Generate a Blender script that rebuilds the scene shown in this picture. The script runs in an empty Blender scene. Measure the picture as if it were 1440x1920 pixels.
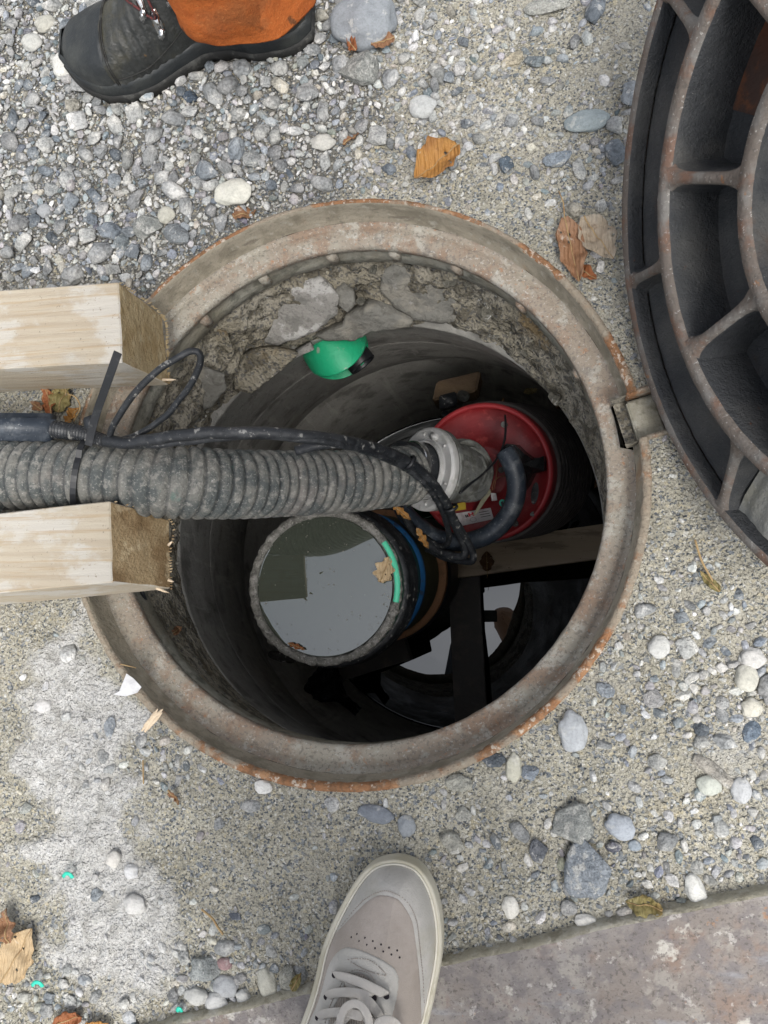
import bpy, bmesh, math, random
import numpy as np
from mathutils import Vector, Matrix, noise as mnoise
random.seed(7); rng = np.random.default_rng(7)
S = bpy.context.scene; COL = S.collection

# ---------------------------------------------------------------- camera
F = 1450.0; H0 = 0.95
MC = np.array([[0.98216, -0.02443, -0.18646], [0.0, -0.99152, 0.12992], [-0.18805, -0.12761, -0.97383]])
cd = bpy.data.cameras.new('camera'); cam = bpy.data.objects.new('camera', cd); COL.objects.link(cam)
R3 = Matrix((MC[:, 0], -MC[:, 1], -MC[:, 2])).transposed()
cam.matrix_world = Matrix.Translation((0, 0, H0)) @ R3.to_4x4()
cd.sensor_fit = 'VERTICAL'; cd.sensor_height = 24; cd.lens = 24 * F / 1920; cd.clip_start = .01; cd.clip_end = 1000
S.camera = cam
# ---------------------------------------------------------------- light (bright overcast)
w = bpy.data.worlds.new('World'); S.world = w; w.use_nodes = True
nt = w.node_tree; bg = nt.nodes['Background']
sky = nt.nodes.new('ShaderNodeTexSky'); sky.sky_type = 'NISHITA'; sky.sun_disc = False
sky.sun_elevation = math.radians(62); sky.sun_rotation = math.radians(150); sky.air_density = 1.2; sky.dust_density = 4
hs = nt.nodes.new('ShaderNodeHueSaturation'); hs.inputs['Saturation'].default_value = .32
nt.links.new(sky.outputs[0], hs.inputs['Color']); nt.links.new(hs.outputs[0], bg.inputs[0]); bg.inputs[1].default_value = .125
sd = bpy.data.lights.new('sun', 'SUN'); sd.energy = 1.4; sd.angle = math.radians(28); sd.color = (1, .97, .92)
sun = bpy.data.objects.new('sun', sd); COL.objects.link(sun)
el, az = math.radians(62), math.radians(150)
sdir = Vector((math.sin(az) * math.cos(el), math.cos(az) * math.cos(el), math.sin(el)))
sun.rotation_euler = sdir.to_track_quat('Z', 'Y').to_euler()
S.view_settings.view_transform = 'Standard'; S.view_settings.look = 'None'; S.view_settings.gamma = 1
S.view_settings.exposure = .93

# ---------------------------------------------------------------- helpers
def P(px, py, z):
    """world point at height z that the photo shows at pixel (px, py)"""
    r = np.array([(px - 720) / F, (py - 960) / F, 1.0]); D = MC @ r
    t = (z - H0) / D[2]
    return Vector((D[0] * t, D[1] * t, z))
def PA(px, py, z):
    px = np.asarray(px, float); py = np.asarray(py, float)
    r = np.stack([(px - 720) / F, (py - 960) / F, np.ones_like(px)], -1); D = r @ MC.T
    t = (z - H0) / D[..., 2]
    return np.stack([D[..., 0] * t, D[..., 1] * t, np.broadcast_to(z, px.shape)], -1)
def proj(x, y, z=0.0):
    V = np.stack([x, y, np.zeros_like(x) + z - H0], -1) @ MC
    return 720 + F * V[..., 0] / V[..., 2], 960 + F * V[..., 1] / V[..., 2]
def V3(a): return Vector(tuple(float(q) for q in a))

ROOT = {}
def base_of(p):
    while p.parent: p = p.parent
    return ROOT.get(p.name, Vector((0, 0, 0)))
def mk(name, verts, faces, mat, parent=None, smooth=True, loc=None, mats=None, fm=None):
    verts = np.asarray([tuple(v) for v in verts] if not isinstance(verts, np.ndarray) else verts, float)
    o0 = np.array(base_of(parent)) if parent else (np.array(loc) if loc is not None else np.array([verts[:, 0].mean(), verts[:, 1].mean(), verts[:, 2].min()]))
    me = bpy.data.meshes.new(name)
    v = verts - o0
    if isinstance(faces, np.ndarray):
        k = faces.shape[1]; n = len(faces)
        me.vertices.add(len(v)); me.vertices.foreach_set('co', v.astype(np.float32).ravel())
        me.loops.add(n * k); me.loops.foreach_set('vertex_index', faces.astype(np.int32).ravel())
        me.polygons.add(n); me.polygons.foreach_set('loop_start', (np.arange(n) * k).astype(np.int32))
        me.update(calc_edges=True); me.validate()
    else:
        me.from_pydata([tuple(q) for q in v], [], faces)
    me.polygons.foreach_set('use_smooth', [bool(smooth)] * len(me.polygons))
    me.materials.append(mat)
    for m2 in (mats or []): me.materials.append(m2)
    if fm is not None: me.polygons.foreach_set('material_index', fm)
    me.update()
    o = bpy.data.objects.new(name, me); COL.objects.link(o)
    if parent: o.parent = parent
    else: o.location = V3(o0); ROOT[o.name] = V3(o0)
    return o
def tag(o, label=None, cat=None, group=None, kind=None):
    if label: o['label'] = label
    if cat: o['category'] = cat
    if group: o['group'] = group
    if kind: o['kind'] = kind
    return o
def thing(name, loc, label, cat, group=None):
    o = bpy.data.objects.new(name, None); COL.objects.link(o); o.location = loc; ROOT[o.name] = V3(loc)
    o.empty_display_size = .05
    return tag(o, label, cat, group)
def merge(parts):
    """[(verts, faces)] -> one"""
    V = []; Fc = []; n = 0
    for v, f in parts:
        V += [tuple(q) for q in v]; Fc += [tuple(i + n for i in q) for q in f]; n += len(v)
    return V, Fc
def spline(pts, n=8):
    pts = [Vector(p) for p in pts]; Q = [2 * pts[0] - pts[1]] + pts + [2 * pts[-1] - pts[-2]]; out = []
    for i in range(1, len(Q) - 2):
        p0, p1, p2, p3 = Q[i - 1:i + 3]
        for k in range(n):
            t = k / n
            out.append(.5 * ((2 * p1) + (p2 - p0) * t + (2 * p0 - 5 * p1 + 4 * p2 - p3) * t * t + (3 * p1 - p0 - 3 * p2 + p3) * t ** 3))
    out.append(pts[-1]); return out
def resample(pts, step):
    d = [0]
    for a, b in zip(pts, pts[1:]): d.append(d[-1] + (b - a).length)
    n = max(2, int(d[-1] / step)); out = []; j = 0
    for i in range(n + 1):
        s = d[-1] * i / n
        while j < len(d) - 2 and d[j + 1] < s: j += 1
        t = (s - d[j]) / max(1e-9, d[j + 1] - d[j]); out.append(pts[j].lerp(pts[j + 1], t))
    return out
def tube(path, r, seg=12, caps=True, rf=None, flat=None, up=None):
    """swept tube; rf(i, s, ang) radius; flat=(a, b) oval factors"""
    path = [Vector(p) for p in path]; n = len(path); V = []; Fc = []
    T = [(path[min(i + 1, n - 1)] - path[max(i - 1, 0)]).normalized() for i in range(n)]
    u = up or Vector((0, 0, 1)); N = (u - T[0] * u.dot(T[0]))
    if N.length < 1e-4: N = Vector((1, 0, 0)) - T[0] * T[0].x
    N.normalize(); s = 0
    for i in range(n):
        if i: s += (path[i] - path[i - 1]).length
        if up: N = up
        N = (N - T[i] * N.dot(T[i])).normalized(); B = T[i].cross(N)
        for k in range(seg):
            a = 2 * math.pi * k / seg
            rr = rf(i, s, a) if rf else (r[i] if hasattr(r, '__len__') else r)
            fa, fb = flat or (1, 1)
            V.append(path[i] + N * math.cos(a) * rr * fa + B * math.sin(a) * rr * fb)
    for i in range(n - 1):
        for k in range(seg):
            k2 = (k + 1) % seg
            Fc.append((i * seg + k, i * seg + k2, (i + 1) * seg + k2, (i + 1) * seg + k))
    if caps:
        Fc.append(tuple(range(seg))[::-1]); Fc.append(tuple((n - 1) * seg + k for k in range(seg)))
    return V, Fc
def revolve(prof, c, seg=96, axis=None, a0=0, a1=2 * math.pi, closed=False, jit=None):
    """profile [(r, z)] turned about axis through c"""
    ax = Vector(axis).normalized() if axis else Vector((0, 0, 1))
    x = Vector((1, 0, 0)) - ax * ax.x
    if x.length < .1: x = Vector((0, 1, 0)) - ax * ax.y
    x.normalize(); y = ax.cross(x); c = Vector(c); full = abs(a1 - a0 - 2 * math.pi) < 1e-6
    ns = seg if full else seg + 1; V = []; Fc = []; m = len(prof)
    for i in range(ns):
        a = a0 + (a1 - a0) * i / seg
        for j, (r, z) in enumerate(prof):
            if jit: r, z = jit(a, j, r, z)
            V.append(c + (x * math.cos(a) + y * math.sin(a)) * r + ax * z)
    for i in range(seg):
        i2 = (i + 1) % ns
        for j in range(m if closed else m - 1):
            j2 = (j + 1) % m
            Fc.append((i * m + j, i2 * m + j, i2 * m + j2, i * m + j2))
    if closed and not full:
        Fc.append(tuple(range(m))); Fc.append(tuple((ns - 1) * m + j for j in range(m))[::-1])
    return V, Fc
def rbox(a, b, c, org, bev=0):
    """box from origin corner + 3 edge vectors, with bevelled edges"""
    bm = bmesh.new(); org = Vector(org); a, b, c = Vector(a), Vector(b), Vector(c)
    vs = [bm.verts.new(org + a * i + b * j + c * k) for i in (0, 1) for j in (0, 1) for k in (0, 1)]
    for q in ((0, 1, 3, 2), (4, 6, 7, 5), (0, 4, 5, 1), (2, 3, 7, 6), (0, 2, 6, 4), (1, 5, 7, 3)): bm.faces.new([vs[i] for i in q])
    bmesh.ops.recalc_face_normals(bm, faces=bm.faces)
    if bev: bmesh.ops.bevel(bm, geom=bm.edges[:], offset=bev, segments=2, affect='EDGES')
    return bmout(bm)
def bmout(bm):
    bm.verts.index_update(); V = [v.co.copy() for v in bm.verts]; Fc = [tuple(v.index for v in f.verts) for f in bm.faces]; bm.free(); return V, Fc
def inpoly(x, y, poly):
    x = np.asarray(x, float); y = np.asarray(y, float); r = np.zeros(x.shape, bool); n = len(poly)
    for i in range(n):
        x1, y1 = poly[i]; x2, y2 = poly[(i + 1) % n]
        if y1 == y2: continue
        c = ((y1 > y) != (y2 > y)) & (x < (x2 - x1) * (y - y1) / (y2 - y1) + x1)
        r ^= c
    return r
def edist(x, y, poly, closed=True):
    d = np.full(np.shape(x), 1e9); n = len(poly)
    for i in range(n if closed else n - 1):
        x1, y1 = poly[i]; x2, y2 = poly[(i + 1) % n]; L = (x2 - x1) ** 2 + (y2 - y1) ** 2 + 1e-9
        t = np.clip(((x - x1) * (x2 - x1) + (y - y1) * (y2 - y1)) / L, 0, 1)
        d = np.minimum(d, np.hypot(x - x1 - t * (x2 - x1), y - y1 - t * (y2 - y1)))
    return d
_vn = {}
def vnoise(x, y, scale, seed=0):
    """smooth value noise 0..1"""
    if seed not in _vn: _vn[seed] = np.random.default_rng(seed + 100).random((256, 256))
    T = _vn[seed]; x = x * scale + 77.3; y = y * scale + 31.7
    i = np.floor(x).astype(int); j = np.floor(y).astype(int); u = x - i; v = y - j; u = u * u * (3 - 2 * u); v = v * v * (3 - 2 * v)
    g = lambda a, b: T[a % 256, b % 256]
    return (g(i, j) * (1 - u) + g(i + 1, j) * u) * (1 - v) + (g(i, j + 1) * (1 - u) + g(i + 1, j + 1) * u) * v
def fbm(x, y, scale, seed=0, oc=4):
    s = 0; a = .5; t = 0
    for k in range(oc): s = s + a * vnoise(x, y, scale * 2 ** k, seed + k); t += a; a *= .5
    return s / t
def sstep(a, b, x): t = np.clip((x - a) / (b - a), 0, 1); return t * t * (3 - 2 * t)

# ---------------------------------------------------------------- materials
def MT(name, base, layers=(), rough=.8, metal=0, bump=(), attr=None, objcol=False, spec=.4, rlay=None, coat=0, vscale=1.0):
    """layers: (kind, colour, scale, lo, hi, stretch, opacity)  kind n=noise v=voronoi specks m=mask attribute w=rings"""
    m = bpy.data.materials.new(name); m.use_nodes = True; t = m.node_tree; N = t.nodes; L = t.links
    b = N['Principled BSDF']; b.inputs['Roughness'].default_value = rough; b.inputs['Metallic'].default_value = metal
    b.inputs['Specular IOR Level'].default_value = spec; b.inputs['Coat Weight'].default_value = coat
    tc = N.new('ShaderNodeTexCoord').outputs['Object']
    def vec(st, off):
        mp = N.new('ShaderNodeMapping'); L.new(tc, mp.inputs[0]); mp.inputs['Scale'].default_value = st or (1, 1, 1)
        mp.inputs['Location'].default_value = (off * 3.7, off * 1.3, off * 2.1); return mp.outputs[0]
    def fac(kind, scale, lo, hi, st, i):
        if kind == 'm':
            a = N.new('ShaderNodeAttribute'); a.attribute_name = scale; src = a.outputs['Fac']
        elif kind == 'n':
            n = N.new('ShaderNodeTexNoise'); n.inputs['Scale'].default_value = scale; n.inputs['Detail'].default_value = 6; n.inputs['Roughness'].default_value = .62
            L.new(vec(st, i), n.inputs['Vector']); src = n.outputs['Fac']
        elif kind == 'v':
            n = N.new('ShaderNodeTexVoronoi'); n.inputs['Scale'].default_value = scale; L.new(vec(st, i), n.inputs['Vector'])
            sp = N.new('ShaderNodeSeparateColor'); L.new(n.outputs['Color'], sp.inputs[0]); src = sp.outputs[0]
        elif kind == 'e':
            n = N.new('ShaderNodeTexVoronoi'); n.inputs['Scale'].default_value = scale; L.new(vec(st, i), n.inputs['Vector']); src = n.outputs['Distance']
        elif kind == 'p':
            src = N.new('ShaderNodeNewGeometry').outputs['Pointiness']
        elif kind == 'w':
            n = N.new('ShaderNodeTexWave'); n.inputs['Scale'].default_value = scale; n.inputs['Distortion'].default_value = 3; n.inputs['Detail'].default_value = 3
            n.inputs['Detail Scale'].default_value = 1.2
            L.new(vec(st, i), n.inputs['Vector']); src = n.outputs['Fac']
        elif kind == 'd':
            n = N.new('ShaderNodeTexWave'); n.bands_direction = 'DIAGONAL'; n.inputs['Scale'].default_value = scale; n.inputs['Distortion'].default_value = 5; n.inputs['Detail'].default_value = 2; n.inputs['Detail Scale'].default_value = .6
            L.new(vec(st, i), n.inputs['Vector']); src = n.outputs['Fac']
        elif kind == 'r':
            n = N.new('ShaderNodeTexWave'); n.wave_type = 'RINGS'; n.rings_direction = 'X'; n.inputs['Scale'].default_value = scale; n.inputs['Distortion'].default_value = 2.5; n.inputs['Detail'].default_value = 2
            L.new(vec(st, i), n.inputs['Vector']); src = n.outputs['Fac']
        mr = N.new('ShaderNodeMapRange'); mr.interpolation_type = 'SMOOTHSTEP'; L.new(src, mr.inputs[0]); mr.inputs[1].default_value = lo; mr.inputs[2].default_value = hi
        return mr.outputs[0]
    if attr:
        a = N.new('ShaderNodeAttribute'); a.attribute_name = attr; cur = a.outputs['Color']
    elif objcol:
        cur = N.new('ShaderNodeObjectInfo').outputs['Color']
    else:
        r = N.new('ShaderNodeRGB'); r.outputs[0].default_value = (*base, 1); cur = r.outputs[0]
    for i, ly in enumerate(layers):
        kind, colr, scale, lo, hi = ly[:5]; st = ly[5] if len(ly) > 5 else None; op = ly[6] if len(ly) > 6 else 1; gate = ly[7] if len(ly) > 7 else None
        f = fac(kind, scale, lo, hi, st, i + 1)
        for g in ([op] if op != 1 else []) + ([gate] if gate else []):
            mm = N.new('ShaderNodeMath'); mm.operation = 'MULTIPLY'; L.new(f, mm.inputs[0])
            if isinstance(g, str):
                a = N.new('ShaderNodeAttribute'); a.attribute_name = g.lstrip('!'); s2 = a.outputs['Fac']
                if g[0] == '!':
                    iv = N.new('ShaderNodeMath'); iv.operation = 'SUBTRACT'; iv.inputs[0].default_value = 1; L.new(s2, iv.inputs[1]); s2 = iv.outputs[0]
                L.new(s2, mm.inputs[1])
            else: mm.inputs[1].default_value = g
            f = mm.outputs[0]
        mx = N.new('ShaderNodeMix'); mx.data_type = 'RGBA'
        if isinstance(colr, str): mx.blend_type = colr; colr = ly[8]
        L.new(f, mx.inputs[0]); L.new(cur, mx.inputs[6]); mx.inputs[7].default_value = (*colr, 1); cur = mx.outputs[2]
    L.new(cur, b.inputs['Base Color'])
    if rlay:
        f = fac('n', rlay[0], .35, .65, None, 9); mr = N.new('ShaderNodeMapRange'); L.new(f, mr.inputs[0]); mr.inputs[3].default_value = rlay[1]; mr.inputs[4].default_value = rlay[2]; L.new(mr.outputs[0], b.inputs['Roughness'])
    prev = None
    for i, bb in enumerate(bump):
        kind, scale, dist = bb[:3]; st = bb[3] if len(bb) > 3 else None
        bn = N.new('ShaderNodeBump'); bn.inputs['Distance'].default_value = dist; bn.inputs['Strength'].default_value = 1
        f = fac(kind, scale, 0, 1, st, i + 20); L.new(f, bn.inputs['Height'])
        if prev: L.new(prev, bn.inputs['Normal'])
        prev = bn.outputs[0]
    if prev: L.new(prev, b.inputs['Normal'])
    return m

STONE_LAYERS = (('n', 'MULTIPLY', 70, .38, .64, None, .9, None, (.62, .64, .66)), ('n', (.62, .61, .57), 42, .55, .62, (1, 1, 2.5), .6), ('n', (.44, .42, .36), 16, .5, .66, None, .4), ('n', (.66, .65, .62), 190, .60, .66, (1, .5, 1), .55), ('n', 'MULTIPLY', 420, .45, .6, None, .6, None, (.5, .5, .5)))
M = dict(
 ground=MT('packed_sand', (.34, .322, .262), (
    ('n', (.42, .40, .33), 9, .4, .65), ('n', (.25, .24, .19), 22, .5, .7, None, .6), ('n', (.38, .335, .24), 6, .58, .7, None, .5),
    ('m', (.13, .127, .115), 'gravel', 0, 1, None, .92),  # bed under the gravel darkened: shade of the gaps put into its colour
    ('n', (.52, .49, .41), 170, .5, .7, None, .7), ('n', (.13, .13, .12), 240, .52, .66, None, .75),
    ('v', (.08, .095, .115), 420, .84, .88, None, .85), ('v', (.55, .54, .5), 380, .88, .92, None, .7), ('v', (.2, .22, .24), 230, .90, .93, None, .8),
    ('v', (.5, .44, .3), 290, .93, .96, None, .6),
    ('n', (.385, .365, .305), 13, .53, .66, None, .72, '!gravel'), ('n', (.30, .27, .19), 5, .58, .72, None, .5, '!gravel'), ('n', (.45, .43, .37), 28, .60, .70, None, .6, '!gravel'), ('n', (.15, .145, .12), 520, .60, .68, None, .6),
    ('m', (.56, .555, .54), 'crust', 0, 1, None, .85), ('n', (.36, .35, .32), 35, .5, .62, None, .6, 'crust'), ('n', (.38, .37, .35), 120, .5, .64, None, .75, 'crust'), ('n', (.70, .70, .69), 60, .55, .7, None, .6, 'crust'),
    ('n', (.12, .12, .11), 300, .58, .68, None, .6, 'crust'),
   ), rough=.95, bump=(('n', 55, .005), ('n', 240, .0016), ('e', 420, .0014), ('e', 190, .0020)), spec=.2),
 stones=MT('stone_mix', (.3, .3, .3), STONE_LAYERS, rough=.85, attr='col', bump=(('n', 300, .0008),), spec=.3),
 pebble=MT('pebble_stone', (.3, .3, .3), STONE_LAYERS, rough=.82, objcol=True, bump=(('n', 300, .0022), ('n', 90, .004), ('n', 30, .004)), spec=.25),
 smooth=MT('smooth_pebble_stone', (.3, .3, .3), (('n', 'MULTIPLY', 60, .40, .66, None, .6, None, (.72, .73, .74)), ('n', (.60, .59, .55), 45, .56, .64, (1, 1, 2.5), .4), ('n', 'MULTIPLY', 380, .48, .6, None, .35, None, (.62, .62, .6))), rough=.75, objcol=True, bump=(('n', 300, .0008), ('n', 50, .0015)), spec=.3),
 iron=MT('frame_cast_iron', (.30, .255, .205), (
    ('n', (.35, .325, .27), 9, .42, .6), ('n', (.27, .185, .13), 22, .48, .62, None, .75), ('n', (.42, .40, .35), 34, .54, .62, None, .75), ('n', (.20, .185, .165), 30, .6, .7, None, .6),
    ('n', (.40, .19, .09), 130, .60, .68, None, .6), ('n', (.17, .15, .13), 220, .52, .62, None, .65), ('n', (.52, .51, .47), 260, .58, .66, None, .6)),
    rough=.85, bump=(('n', 240, .0012), ('n', 60, .0015), ('n', 900, .0004)), spec=.25),
 ironwall=MT('frame_wall_iron', (.34, .305, .24), (('n', (.24, .215, .165), 25, .45, .62), ('n', (.28, .17, .09), 9, .54, .68, None, .7), ('n', (.12, .10, .08), 12, .6, .7, (1, 1, 3), .6), ('n', (.45, .43, .37), 70, .55, .7, None, .6), ('n', (.15, .14, .12), 200, .55, .7, None, .5)), rough=.9, bump=(('n', 160, .0015), ('n', 600, .0004)), spec=.2),
 rust=MT('rusty_rim', (.30, .155, .08), (('n', (.20, .11, .06), 90, .45, .6), ('n', (.38, .22, .12), 45, .5, .66), ('n', (.55, .48, .40), 130, .54, .62, None, .9), ('n', (.30, .27, .215), 11, .46, .54, None, .85), ('n', (.16, .12, .09), 300, .55, .65, None, .6)), rough=.95, bump=(('n', 260, .002), ('n', 90, .002)), spec=.15),
 under=MT('frame_underside', (.25, .23, .18), (('n', (.34, .33, .28), 12, .4, .65), ('n', (.10, .10, .08), 40, .5, .65, None, .7), ('n', (.2, .12, .06), 15, .6, .7, None, .6), ('n', (.12, .14, .05), 9, .62, .72, None, .5)), rough=.85, bump=(('n', 120, .002),), spec=.3),
 wall=MT('shaft_concrete', (.27, .262, .24), (('n', (.34, .33, .30), 7, .4, .7), ('n', (.11, .105, .095), 14, .48, .68, None, .8), ('n', (.40, .385, .35), 34, .57, .64, (1, 1, .08), .55), ('n', (.12, .1, .06), 5, .6, .75, None, .5), ('n', (.03, .03, .03), 90, .6, .7, None, .6)), rough=.62, bump=(('n', 60, .002), ('n', 300, .0008)), spec=.4, rlay=(12, .5, .85)),
 mortar=MT('rough_mortar', (.26, .235, .18), (('n', (.34, .315, .26), 14, .4, .65), ('n', (.09, .08, .06), 35, .48, .58, None, .8), ('n', (.24, .17, .085), 8, .54, .68, None, .7), ('n', (.33, .32, .28), 70, .6, .7, None, .6), ('v', (.09, .09, .09), 260, .8, .86, None, .7)), rough=.95, bump=(('n', 45, .006), ('n', 140, .003), ('e', 200, .002)), spec=.2),
 slab=MT('broken_concrete', (.26, .25, .23), (('n', (.44, .43, .41), 14, .47, .53, None, .9), ('n', (.17, .165, .15), 30, .52, .58, None, .8), ('n', (.3, .27, .2), 9, .6, .75, None, .5), ('n', (.13, .13, .12), 260, .55, .66, None, .6)), rough=.9, bump=(('n', 60, .004), ('n', 260, .0015)), spec=.25),
 slab2=MT('dirty_concrete', (.19, .185, .165), (('n', (.25, .235, .2), 20, .45, .6), ('n', (.12, .115, .1), 40, .52, .62, None, .7), ('n', (.35, .34, .32), 50, .62, .68, None, .6)), rough=.9, bump=(('n', 60, .004), ('n', 260, .0015)), spec=.25),
 wood=MT('sawn_timber', (.375, .325, .25), (('d', (.31, .255, .185), 45, .35, .85, (.03, 1, 1), .5), ('n', (.42, .38, .305), 14, .4, .66, (.2, 1, 1), .7), ('n', (.33, .23, .13), 6, .64, .72, (1.5, .6, .6), .6), ('n', (.45, .435, .40), 16, .50, .60, (.7, 1, 1), .7), ('n', (.20, .17, .13), 230, .63, .68, None, .8), ('n', (.34, .26, .165), 150, .52, .66, (.035, 1, 1), .7), ('n', (.33, .31, .27), 9, .58, .7, None, .4)), rough=.8, bump=(('n', 110, .0012, (.07, 1, 1)), ('n', 400, .0003)), spec=.25),
 endgrain=MT('saw_cut_end_grain', (.36, .27, .155), (('r', (.27, .19, .105), 62, .2, .9, (1, 1, 1), .45), ('n', (.17, .105, .05), 13, .46, .60, None, .75), ('n', (.60, .50, .33), 30, .55, .7, None, .7), ('n', (.25, .17, .09), 220, .5, .66, (1, .3, 1), .5)), rough=.9, bump=(('n', 400, .0008), ('n', 90, .002)), spec=.15),
 endgrain2=MT('saw_cut_pale_end', (.40, .315, .185), (('n', (.32, .235, .12), 25, .45, .62, None, .8), ('n', (.50, .42, .28), 120, .55, .68, (1, .35, .8), .8), ('n', (.22, .15, .075), 200, .55, .66, (1, .5, 1), .6)), rough=.95, bump=(('n', 170, .004, (1, .5, .8)), ('n', 500, .0015)), spec=.15),
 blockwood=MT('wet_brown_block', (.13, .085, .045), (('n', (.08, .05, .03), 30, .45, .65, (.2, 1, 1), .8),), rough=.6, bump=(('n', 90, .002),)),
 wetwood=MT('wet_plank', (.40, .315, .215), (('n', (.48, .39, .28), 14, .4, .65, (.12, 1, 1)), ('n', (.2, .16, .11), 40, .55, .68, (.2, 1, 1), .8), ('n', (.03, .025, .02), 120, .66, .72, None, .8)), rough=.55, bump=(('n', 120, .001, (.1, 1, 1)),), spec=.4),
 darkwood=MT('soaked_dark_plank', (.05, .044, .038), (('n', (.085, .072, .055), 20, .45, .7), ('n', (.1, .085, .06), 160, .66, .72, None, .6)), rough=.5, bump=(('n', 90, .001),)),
 hose=MT('dusty_ribbed_rubber', (.075, .084, .082), (('n', (.185, .18, .16), 30, .42, .60, None, .8), ('n', (.21, .185, .165), 12, .55, .68, None, .5), ('n', (.27, .26, .235), 90, .52, .64, None, .75), ('p', (.02, .025, .03), 0, .5, .46, None, .6), ('n', (.36, .35, .32), 380, .57, .68, None, .65), ('n', (.07, .15, .125), 22, .64, .70, None, .5), ('n', (.5, .48, .45), 160, .66, .70, None, .6)), rough=.72, bump=(('n', 300, .0016), ('n', 80, .002)), spec=.35),  # pointiness layer is darker in the grooves between ribs
 rubber=MT('dusty_black_rubber', (.011, .013, .016), (('n', (.045, .048, .052), 45, .48, .68, None, .7), ('n', (.42, .41, .38), 90, .60, .66, (1, 1, 1), .45), ('n', (.5, .49, .46), 500, .64, .70, None, .6)), rough=.5, bump=(('n', 200, .0006),), spec=.5, rlay=(60, .35, .7)),
 bluerubber=MT('blue_black_plastic', (.018, .026, .038), (('n', (.055, .066, .08), 50, .45, .66, None, .8), ('n', (.16, .17, .175), 24, .58, .68, None, .5), ('n', (.3, .32, .33), 260, .62, .7, None, .7)), rough=.45, bump=(('n', 200, .0004),), spec=.5),
 lid=MT('lid_cast_iron', (.048, .050, .053), (('n', (.11, .112, .11), 10, .4, .7, None, .8), ('n', (.13, .13, .125), 45, .52, .72, None, .6), ('n', (.10, .055, .03), 8, .56, .7, None, .8), ('n', (.18, .075, .03), 60, .66, .72, None, .8), ('n', (.3, .29, .27), 420, .64, .7, None, .6)), rough=.6, bump=(('n', 180, .0022), ('n', 420, .0012)), spec=.4, rlay=(14, .45, .8)),
 lidshade=MT('lid_shaded_iron', (.036, .039, .043), (('n', (.088, .088, .085), 9, .42, .66, None, .8), ('n', (.16, .155, .14), 5, .56, .7, None, .6), ('n', (.085, .045, .025), 7, .58, .72, None, .8), ('n', (.20, .2, .19), 480, .63, .69, None, .6), ('n', (.13, .05, .02), 70, .68, .74, None, .8)), rough=.6, bump=(('n', 160, .0022), ('n', 420, .0012)), spec=.4, rlay=(14, .45, .8)),  # darker lid iron; shade of walls and recesses is in the colour
 lidedge=MT('lit_worn_rusty_edge', (.13, .11, .095), (('n', (.19, .185, .175), 16, .45, .62, None, .8), ('n', (.16, .085, .055), 24, .5, .64, None, .75), ('n', (.26, .12, .05), 55, .64, .7, None, .7), ('n', (.45, .44, .42), 260, .6, .68, None, .6), ('n', (.09, .08, .07), 150, .55, .66, None, .5)), rough=.75, bump=(('n', 240, .001), ('n', 80, .0015)), spec=.4),  # light on rib and ring tops put into the colour; rust is real
 lidrust=MT('lid_red_rust', (.09, .032, .016), (('n', (.045, .03, .025), 12, .4, .65, None, .8), ('n', (.16, .055, .02), 60, .5, .66, None, .6)), rough=.8, bump=(('n', 180, .001),)),
 lidmud=MT('lid_dried_cement', (.22, .22, .205), (('n', (.17, .18, .18), 14, .45, .6, None, .8), ('n', (.22, .21, .16), 9, .55, .7, None, .6), ('n', (.4, .4, .39), 120, .6, .68, None, .6)), rough=.85, bump=(('n', 100, .002),)),
 plate=MT('rusty_steel_plate', (.205, .18, .162), (('n', (.26, .243, .23), 7, .4, .6), ('n', (.22, .15, .115), 16, .5, .66, None, .7), ('n', (.165, .15, .15), 45, .46, .60, None, .8), ('n', (.30, .28, .25), 28, .54, .62, None, .7), ('n', (.50, .48, .43), 12, .62, .66, None, .8), ('n', (.46, .44, .41), 60, .60, .66, None, .6), ('n', (.34, .17, .07), 40, .65, .70, None, .6), ('n', (.09, .08, .075), 240, .54, .64, None, .65), ('n', (.30, .31, .33), 20, .6, .7, (.3, 1.5, 1), .5)), rough=.8, bump=(('n', 50, .002), ('n', 240, .0012)), spec=.35),
 plateedge=MT('muddy_plate_edge', (.32, .30, .235), (('n', (.42, .40, .34), 40, .45, .65), ('n', (.2, .18, .13), 90, .5, .65, None, .7)), rough=.95, bump=(('n', 120, .003),)),
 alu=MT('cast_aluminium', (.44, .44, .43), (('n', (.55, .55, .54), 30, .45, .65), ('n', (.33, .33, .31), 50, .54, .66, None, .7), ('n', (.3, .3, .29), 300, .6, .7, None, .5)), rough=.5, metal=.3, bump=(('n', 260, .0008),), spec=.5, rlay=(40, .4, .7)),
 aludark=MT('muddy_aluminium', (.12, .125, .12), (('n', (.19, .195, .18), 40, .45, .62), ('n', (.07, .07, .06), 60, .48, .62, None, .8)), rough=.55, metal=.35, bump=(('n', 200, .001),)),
 steel=MT('bright_steel', (.6, .6, .6), (('n', (.3, .3, .3), 120, .5, .7),), rough=.25, metal=1),
 red=MT('red_pump_paint', (.21, .012, .015), (('n', (.13, .008, .010), 10, .45, .65, None, .8), ('n', (.36, .06, .055), 60, .55, .7, None, .5), ('n', (.35, .2, .18), 500, .66, .72, None, .6)), rough=.45, bump=(('n', 200, .0004),), spec=.5, rlay=(20, .35, .6)),
 redrim=MT('red_pump_rim', (.33, .03, .035), (('n', (.22, .015, .02), 30, .5, .66, None, .7),), rough=.45),
 pumpblack=MT('black_pump_body', (.09, .083, .08), (('n', (.17, .16, .15), 30, .5, .66, None, .7),), rough=.45, bump=(('n', 200, .0004),)),
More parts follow.
